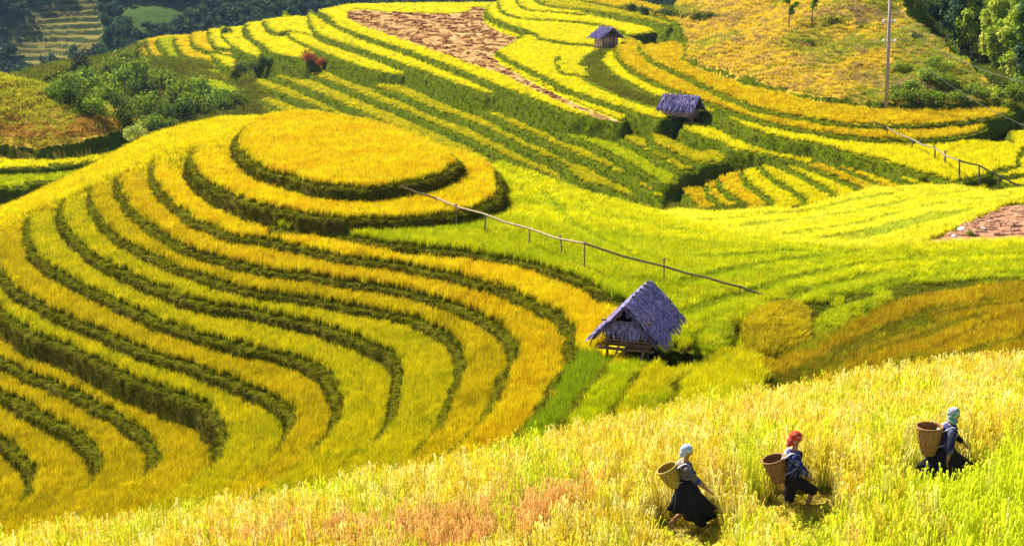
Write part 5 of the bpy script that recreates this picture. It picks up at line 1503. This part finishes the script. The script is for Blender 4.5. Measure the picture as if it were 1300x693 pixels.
def hand(mb, wrist, fwd, palmn, size=1.0, curl=0.5, side=1):
    """palm, four unequal bent fingers and a thumb leaving the side of the palm"""
    w = Vector(wrist); f = Vector(fwd).normalized(); nrm = Vector(palmn).normalized()
    s = f.cross(nrm).normalized() * side
    nrm = s.cross(f).normalized() * side
    L = 0.085 * size
    for k in (-1, 0, 1):
        mb.tube([w + s * k * .016 * size, w + f * L * .55 + s * k * .022 * size, w + f * L + s * k * .022 * size], [.016 * size, .018 * size, .014 * size], 8)
    mb.ball(w, .022 * size, 8, 6)
    for k, ln in zip((-1.5, -.5, .5, 1.5), (.066, .078, .072, .056)):
        b = w + f * L * .92 + s * k * .0175 * size
        c = curl * (1 + .12 * k)
        d1 = (f * math.cos(c * .6) + nrm * math.sin(c * .6)); d2 = (f * math.cos(c * 1.5) + nrm * math.sin(c * 1.5)); d3 = (f * math.cos(c * 2.3) + nrm * math.sin(c * 2.3))
        l = ln * size
        p1 = b + d1 * l * .42; p2 = p1 + d2 * l * .33; p3 = p2 + d3 * l * .25
        mb.tube([b, p1, p2, p3], [.0105 * size, .0098 * size, .009 * size, .0075 * size], 7)
        mb.ball(p3, .0078 * size, 7, 5)
    b = w + f * L * .3 - s * .026 * size
    d = (f * .75 - s * .55 + nrm * .35).normalized()
    p1 = b + d * .036 * size; p2 = p1 + (d + nrm * .35 + f * .2).normalized() * .030 * size
    mb.tube([b, p1, p2], [.0145 * size, .0115 * size, .0095 * size], 7); mb.ball(p2, .0096 * size, 7, 5)

def head(mb, c, r, tilt=0.0):
    """head looking along +x: skull, jaw, nose, ears, brow"""
    q = Matrix.Rotation(tilt, 3, 'Y')
    c = Vector(c)
    def at(x, y, z): return c + q @ Vector((x, y, z)) * r
    mb.ball(at(-.08, 0, .12), (r * .98, r * .78, r * .95), 16, 12)
    mb.ball(at(.22, 0, -.42), (r * .62, r * .58, r * .66), 14, 10)
    mb.ball(at(.50, 0, -.82), (r * .22, r * .28, r * .2), 10, 8)
    mb.tube([at(.84, 0, .08), at(.98, 0, -.16), at(1.08, 0, -.28)], [r * .09, r * .12, r * .15], 8)
    mb.ball(at(1.06, 0, -.28), r * .15, 8, 6)
    mb.ball(at(.78, 0, .12), (r * .16, r * .5, r * .1), 10, 6)
    for sy in (-1, 1):
        mb.ball(at(-.05, sy * .78, -.12), (r * .2, r * .08, r * .28), 10, 8)
        mb.ball(at(.62, sy * .34, -.22), (r * .2, r * .22, r * .2), 8, 6)
    return at
def loft(name, rings, mat, parent, pleats=0, amp=0.0, sag=0.0, sag_at=-80, sag_w=40, n=96, thick=0.012):
    """cloth tube through rings (centre, rx, ry); open at the hem, with thickness"""
    v = []; f = []
    m = len(rings)
    for s in (1, 0):
        for j, (c, rx, ry) in enumerate(rings):
            c = Vector(c)
            for i in range(n):
                th = 2 * math.pi * i / n
                a = 1 + amp * (j / (m - 1)) * math.sin(pleats * th + 0.6 * math.sin(3 * th)) - (0 if s else thick / max(rx, .05))
                v.append(c + Vector((rx * a * math.cos(th), ry * a * math.sin(th), 0.02 * (j / (m - 1)) * math.sin(5 * th + 1) - sag * (j / (m - 1)) ** 1.5 * math.exp(-((((math.degrees(th) - sag_at + 180) % 360) - 180) / sag_w) ** 2))))
    N = m * n
    for j in range(m - 1):
        for i in range(n):
            k = (i + 1) % n
            f.append((j * n + i, j * n + k, (j + 1) * n + k, (j + 1) * n + i))
            f.append((N + j * n + i, N + (j + 1) * n + i, N + (j + 1) * n + k, N + j * n + k))
    for i in range(n):
        k = (i + 1) % n
        f.append(((m - 1) * n + i, (m - 1) * n + k, N + (m - 1) * n + k, N + (m - 1) * n + i))
        f.append((i, N + i, N + k, k))
    return MB().add(v, f).build(name, mat, parent, True)

M['basket'] = mat_basic('basket_cane', (0.264, 0.132, 0.036), 0.6, 0.35, 30, 0.15, col2=(0.156, 0.072, 0.021))
M['basket_gold'] = mat_basic('golden_basket_cane', (0.336, 0.228, 0.030), 0.6, 0.3, 30, 0.15, col2=(0.228, 0.144, 0.018))
M['basket_dark'] = mat_basic('brown_basket_cane', (0.204, 0.096, 0.030), 0.6, 0.35, 30, 0.15, col2=(0.120, 0.054, 0.018))
def make_basket(loc, axis, depth, r0, r1, mat, label, shoulder):
    """woven carrying basket: bottom at loc, axis towards its mouth"""
    q = Vector(axis).normalized().to_track_quat('Z', 'Y').to_matrix()
    t = empty('carrying_basket', loc); tag(t, label, 'basket', 'carrying baskets')
    nr, ns = 26, 48
    def rad(f): return r0 + (r1 - r0) * (1 - (1 - f) ** 1.7)
    v = []; fc = []
    for inner in (0, 1):
        for j in range(nr * 2 + 1):
            f = j / (nr * 2)
            for i in range(ns):
                th = 2 * math.pi * i / ns
                wv = 0.004 * math.cos(th * ns / 4) * (1 if (j // 2) % 2 else -1) + 0.003 * math.cos(math.pi * j)
                rr = rad(f) + wv - inner * 0.016
                v.append(q @ Vector((rr * math.cos(th), rr * math.sin(th), f * depth + inner * .012 * (1 - f))))
    N = (nr * 2 + 1) * ns
    for j in range(nr * 2):
        for i in range(ns):
            k = (i + 1) % ns
            fc.append((j * ns + i, j * ns + k, (j + 1) * ns + k, (j + 1) * ns + i))
            fc.append((N + j * ns + i, N + (j + 1) * ns + i, N + (j + 1) * ns + k, N + j * ns + k))
    fc.append(tuple(range(ns - 1, -1, -1))); fc.append(tuple(N + i for i in range(ns)))
    MB().add(v, fc).build('woven_wall', mat, t, True)
    rim = MB()
    for a, rr in ((0.0, .015), (-.03, .010)):
        pts = [q @ Vector(((rad(1 + a / depth) + .006) * math.cos(2 * math.pi * i / 40), (rad(1 + a / depth) + .006) * math.sin(2 * math.pi * i / 40), depth + a)) for i in range(41)]
        rim.tube(pts, rr, 7, False)
    rim.build('rim', mat, t, True)
    for k in range(10):
        th = 2 * math.pi * k / 10
        MB().tube([q @ Vector(((rad(f) + .007) * math.cos(th), (rad(f) + .007) * math.sin(th), f * depth)) for f in (0, .25, .5, .75, 1)], .006, 5).build('stave', mat, t)
    s = [Vector(p) - Vector(loc) for p in shoulder]
    for sy in (-1, 1):
        pts = [q @ Vector((r1 * .75, sy * .07, depth * .80))] + [Vector((p.x, p.y * sy, p.z)) for p in s] + [q @ Vector((r0 * .9, sy * .07, depth * .22))]
        C = [Vector(c) for c in catmull(np.array([tuple(p) for p in pts]), 4)]
        mb = MB()
        for i in range(len(C) - 1): mb.beam(C[i], C[i + 1] + (C[i + 1] - C[i]) * .1, .038, .008)
        mb.build('strap', M['strap'], t)
    return t

def person_at(u, v, d, crop, scale, ref):
    foot = at_depth(u, v, d)
    g = float(hC(np.array([foot.x]), np.array([foot.y]))[0])
    k = 1.0 / (scale * (FPX / d))
    def P(X, Y, y=0.0): return Vector(((X - ref[0]) * k, y, (ref[1] - Y) * k * 1.04))
    return Vector((foot.x, foot.y, g)), P, k

# ---- first walker: white and blue scarf, grey jacket, swinging black skirt
foot, P, k = person_at(869, 676, 24.0, (810, 530), 4.25, (250, 622))
t1 = empty('person', foot); tag(t1, 'person in a white and blue headscarf, grey jacket and swinging black skirt', 'person', 'basket carriers walking uphill')
b = MB()
chain(b, [P(250,350), P(246,290), P(243,235)], [.125, .115, .13]); b.ball(P(243,238), (.12, .17, .12), 14, 10); b.ball(P(250,350), (.14, .155, .13), 14, 10)
chain(b, [P(243,222), P(247,190), P(250,168)], [.055, .047, .045])
hat = head(b, P(250,143), .098, 0.12)
for sy, elb, wr, hd in ((-1, P(302,298,-.21), P(368,352,-.20), (1, 0, -.55)), (1, P(290,300,.20), P(345,352,.20), (1, 0, -.6))):
    chain(b, [P(247,236, sy * .165), elb, wr], [.05, .042, .027]); hand(b, wr, hd, (-.5, 0, -1), 1.0, .45, sy)
chain(b, [P(256,372,-.08), P(300,478,-.085), P(318,585,-.085)], [.085, .06, .036]); chain(b, [P(316,592,-.085), P(346,612,-.085), P(362,614,-.085)], [.036, .032, .022])
chain(b, [P(248,372,.08), P(252,490,.085), P(176,580,.085)], [.085, .06, .036]); chain(b, [P(168,582,.085), P(168,608,.085), P(184,622,.085)], [.036, .032, .022])
body1 = merged(b, 'body', M['skin'], t1, .0085)
j = MB()
chain(j, [P(250,335), P(246,285), P(243,240)], [.140, .132, .142]); j.ball(P(243,236), (.135, .19, .115), 14, 10)
for sy, elb in ((-1, P(300,296,-.21)), (1, P(288,298,.20))):
    chain(j, [P(246,238, sy * .165), P(274,268, sy * .20), elb + Vector((.01, 0, -.01))], [.072, .066, .060])
merged(j, 'jacket', M['grey_cloth'], t1, .011)
for sy, elb in ((-1, P(306,300,-.21)), (1, P(294,303,.20))):
    MB().tube([elb + Vector((-.03, 0, .035)), elb + Vector((.02, 0, -.02))], [.067, .066], 14).build('cuff', M['blue_trim'], t1, True)
loft('skirt', [(P(249,300), .135, .15), (P(252,335), .17, .18), (P(262,400), .24, .22), (P(280,455), .33, .26), (P(296,496), .42, .28)], M['black_cloth'], t1, 9, .16, .22, -68, 34)
sh = MB()
sh.ball(hat(-.16, 0, .30), (.112, .094, .098), 16, 12); sh.ball(hat(-.55, 0, -.35), (.062, .075, .095), 12, 10); sh.tube([hat(-.5, 0, 0), hat(-.85, 0, -.7), hat(-.9, 0, -1.25)], [.07, .055, .03], 10)
sh.tube([hat(.15, -.72, .5), hat(.35, -.3, .98), hat(.35, .3, .98), hat(.15, .72, .5)], .03, 8)
merged(sh, 'headscarf', M['white_scarf'], t1, .010, 2)
for sy in (-1, 1): MB().ball(hat(.80, sy * .33, -.02), .008, 8, 6).build('eye', M['eye'], body1)
MB().ball(hat(.86, 0, -.60), (.012, .030, .010), 8, 6).build('mouth', M['lip'], body1)
MB().ball(hat(.30, 0, .42), (.045, .07, .04), 12, 8).build('hair', M['hair'], t1)
wv = lambda v: Vector(v) + foot
make_basket(wv(P(196,352,0)), P(132,238) - P(196,352), .40, .10, .185, M['basket_gold'], 'golden tilted basket on the back of the walker in the white and blue scarf', [wv(P(205,222,.12)), wv(P(243,205,.135)), wv(P(270,235,.14)), wv(P(262,290,.13))])

# ---- second walker: red scarf, indigo jacket, knee length black trousers
foot, P, k = person_at(1004, 652, 23.7, (940, 520), 5.33, (320, 650))
t2 = empty('person', foot); tag(t2, 'person in a red headscarf, indigo jacket and knee length black trousers', 'person', 'basket carriers walking uphill')
b = MB()
chain(b, [P(325,420), P(315,340), P(318,265)], [.125, .115, .125]); b.ball(P(318,262), (.115, .165, .115), 14, 10)
chain(b, [P(322,240), P(328,205), P(332,180)], [.055, .047, .045])
hat = head(b, P(332,138), .098, 0.15)
for sy, elb, wr, hd in ((-1, P(386,366,-.21), P(428,402,-.20), (1, 0, -.55)), (1, P(380,360,.20), P(425,398,.20), (1, 0, -.7))):
    chain(b, [P(322,262, sy * .165), elb, wr], [.05, .042, .027]); hand(b, wr, hd, (-.5, 0, -1), 1.0, .5, sy)
chain(b, [P(330,428,-.08), P(452,505,-.085), P(422,628,-.085)], [.085, .06, .037]); chain(b, [P(420,634,-.085), P(450,652,-.085), P(472,654,-.085)], [.036, .032, .022])
chain(b, [P(322,428,.08), P(312,530,.085), P(300,632,.085)], [.085, .06, .037]); chain(b, [P(297,638,.085), P(322,654,.085), P(345,655,.085)], [.036, .032, .022])
body2 = merged(b, 'body', M['skin'], t2, .0085)
j = MB()
chain(j, [P(326,440), P(314,350), P(318,270)], [.148, .134, .138]); j.ball(P(318,262), (.128, .185, .11), 14, 10)
for sy, elb in ((-1, P(392,372,-.21)), (1, P(386,368,.20))):
    chain(j, [P(320,264, sy * .165), P(352,316, sy * .20), elb], [.074, .070, .058])
merged(j, 'jacket', M['indigo'], t2, .011)
v = MB(); chain(v, [P(322,470), P(318,400), P(326,330), P(352,262)], [.150, .143, .128, .085]); merged(v, 'apron', M['black_cloth'], t2, .012)
tr = MB()
chain(tr, [P(332,440,-.07), P(400,478,-.085), P(458,510,-.085)], [.118, .110, .098]); chain(tr, [P(322,440,.07), P(316,520,.085), P(310,598,.085)], [.118, .108, .095]); tr.ball(P(326,432), (.14, .16, .12), 12, 10)
merged(tr, 'trousers', M['black_cloth'], t2, .012)
sh = MB()
sh.ball(hat(-.16, 0, .30), (.116, .098, .102), 16, 12); sh.ball(hat(-.62, 0, -.45), (.075, .085, .11), 12, 10); sh.tube([hat(-.5, 0, -.1), hat(-.95, 0, -.95), hat(-1.25, 0, -1.9)], [.085, .075, .035], 10)
sh.tube([hat(.1, -.74, .4), hat(.4, -.3, .92), hat(.4, .3, .92), hat(.1, .74, .4)], .032, 8)
merged(sh, 'headscarf', M['red_scarf'], t2, .010, 2)
for sy in (-1, 1): MB().ball(hat(.80, sy * .33, -.02), .008, 8, 6).build('eye', M['eye'], body2)
MB().ball(hat(.86, 0, -.60), (.012, .030, .010), 8, 6).build('mouth', M['lip'], body2)
MB().ball(hat(.30, 0, .42), (.045, .07, .04), 12, 8).build('hair', M['hair'], t2)
foot2 = foot.copy(); wv = lambda v: Vector(v) + foot2
make_basket(wv(P(232,462,0)), P(170,280) - P(232,462), .46, .10, .195, M['basket_dark'], 'brown tilted basket on the back of the walker in the red scarf', [wv(P(272,246,.12)), wv(P(318,234,.14)), wv(P(345,262,.145)), wv(P(330,340,.13))])

# ---- third walker: green and white scarf, blue jacket, wide black skirt
foot, P, k = person_at(1195, 622, 23.2, (1140, 490), 5.33, (300, 650))
t3p = empty('person', foot); tag(t3p, 'person in a green and white headscarf, blue jacket and wide black skirt', 'person', 'basket carriers walking uphill')
b = MB()
chain(b, [P(310,390), P(318,310), P(330,235)], [.125, .115, .125]); b.ball(P(330,232), (.115, .165, .115), 14, 10)
chain(b, [P(334,212), P(342,180), P(348,160)], [.055, .047, .045])
hat = head(b, P(350,128), .096, 0.10)
chain(b, [P(322,236,-.165), P(312,360,-.20), P(298,440,-.21)], [.05, .043, .028]); hand(b, P(294,452,-.21), (-.25, 0, -1), (.6, .6, 0), 1.0, .6, -1)
chain(b, [P(340,236,.165), P(402,318,.19), P(450,358,.19)], [.05, .042, .027]); hand(b, P(458,364,.19), (1, 0, -.8), (-.5, 0, -1), 1.0, .5, 1)
chain(b, [P(316,400,-.08), P(372,505,-.085), P(352,628,-.085)], [.085, .06, .037]); chain(b, [P(350,634,-.085), P(376,652,-.085), P(398,654,-.085)], [.036, .032, .022])
chain(b, [P(306,400,.08), P(262,510,.085), P(182,600,.085)], [.085, .06, .037]); chain(b, [P(176,602,.085), P(172,630,.085), P(190,648,.085)], [.036, .032, .022])
body3 = merged(b, 'body', M['skin'], t3p, .0085)
j = MB()
chain(j, [P(306,375), P(316,310), P(330,240)], [.150, .138, .138]); j.ball(P(330,232), (.128, .185, .11), 14, 10)
chain(j, [P(322,238,-.165), P(314,300,-.195), P(309,362,-.205)], [.078, .078, .080])
merged(j, 'jacket', M['blue_cloth'], t3p, .011)
j = MB(); chain(j, [P(340,238,.165), P(400,316,.19), P(440,350,.19)], [.074, .064, .05]); j.ball(P(352,262,.06), (.075, .10, .12), 10, 8); merged(j, 'sleeve', M['black_cloth'], t3p, .011)
loft('skirt', [(P(308,362), .145, .155), (P(308,400), .19, .19), (P(312,440), .29, .24), (P(326,490), .41, .28), (P(338,530), .50, .31)], M['black_cloth'], t3p, 9, .15, .06, -110, 50)
loft('skirt_back_fold', [(P(290,420), .17, .18), (P(255,490), .19, .21), (P(225,555), .20, .22), (P(196,592), .17, .20)], M['black_cloth'], t3p, 8, .08)
sh = MB()
sh.ball(hat(-.16, 0, .30), (.114, .096, .10), 16, 12); sh.ball(hat(-.5, 0, -.5), (.07, .085, .10), 12, 10); sh.tube([hat(-.6, 0, .2), hat(-1.1, 0, .0), hat(-1.35, 0, -.05)], [.05, .035, .02], 8)
sh.tube([hat(-.5, -.5, -.9), hat(.1, -.75, -1.25), hat(.5, -.2, -1.3), hat(.1, .7, -1.25), hat(-.5, .5, -.95)], .045, 8); sh.ball(hat(-.2, 0, -1.15), (.09, .1, .06), 12, 8)
merged(sh, 'headscarf', M['green_scarf'], t3p, .010, 2)
for sy in (-1, 1): MB().ball(hat(.80, sy * .33, -.02), .008, 8, 6).build('eye', M['eye'], body3)
MB().ball(hat(.86, 0, -.60), (.012, .030, .010), 8, 6).build('mouth', M['lip'], body3)
MB().ball(hat(.30, 0, .42), (.045, .07, .04), 12, 8).build('hair', M['hair'], t3p)
foot3 = foot.copy(); wv = lambda v: Vector(v) + foot3
make_basket(wv(P(188,420,0)), P(181,208) - P(188,420), .51, .11, .215, M['basket'], 'upright orange brown basket on the back of the rightmost walker', [wv(P(268,236,.12)), wv(P(325,204,.14)), wv(P(362,232,.145)), wv(P(335,310,.13))])
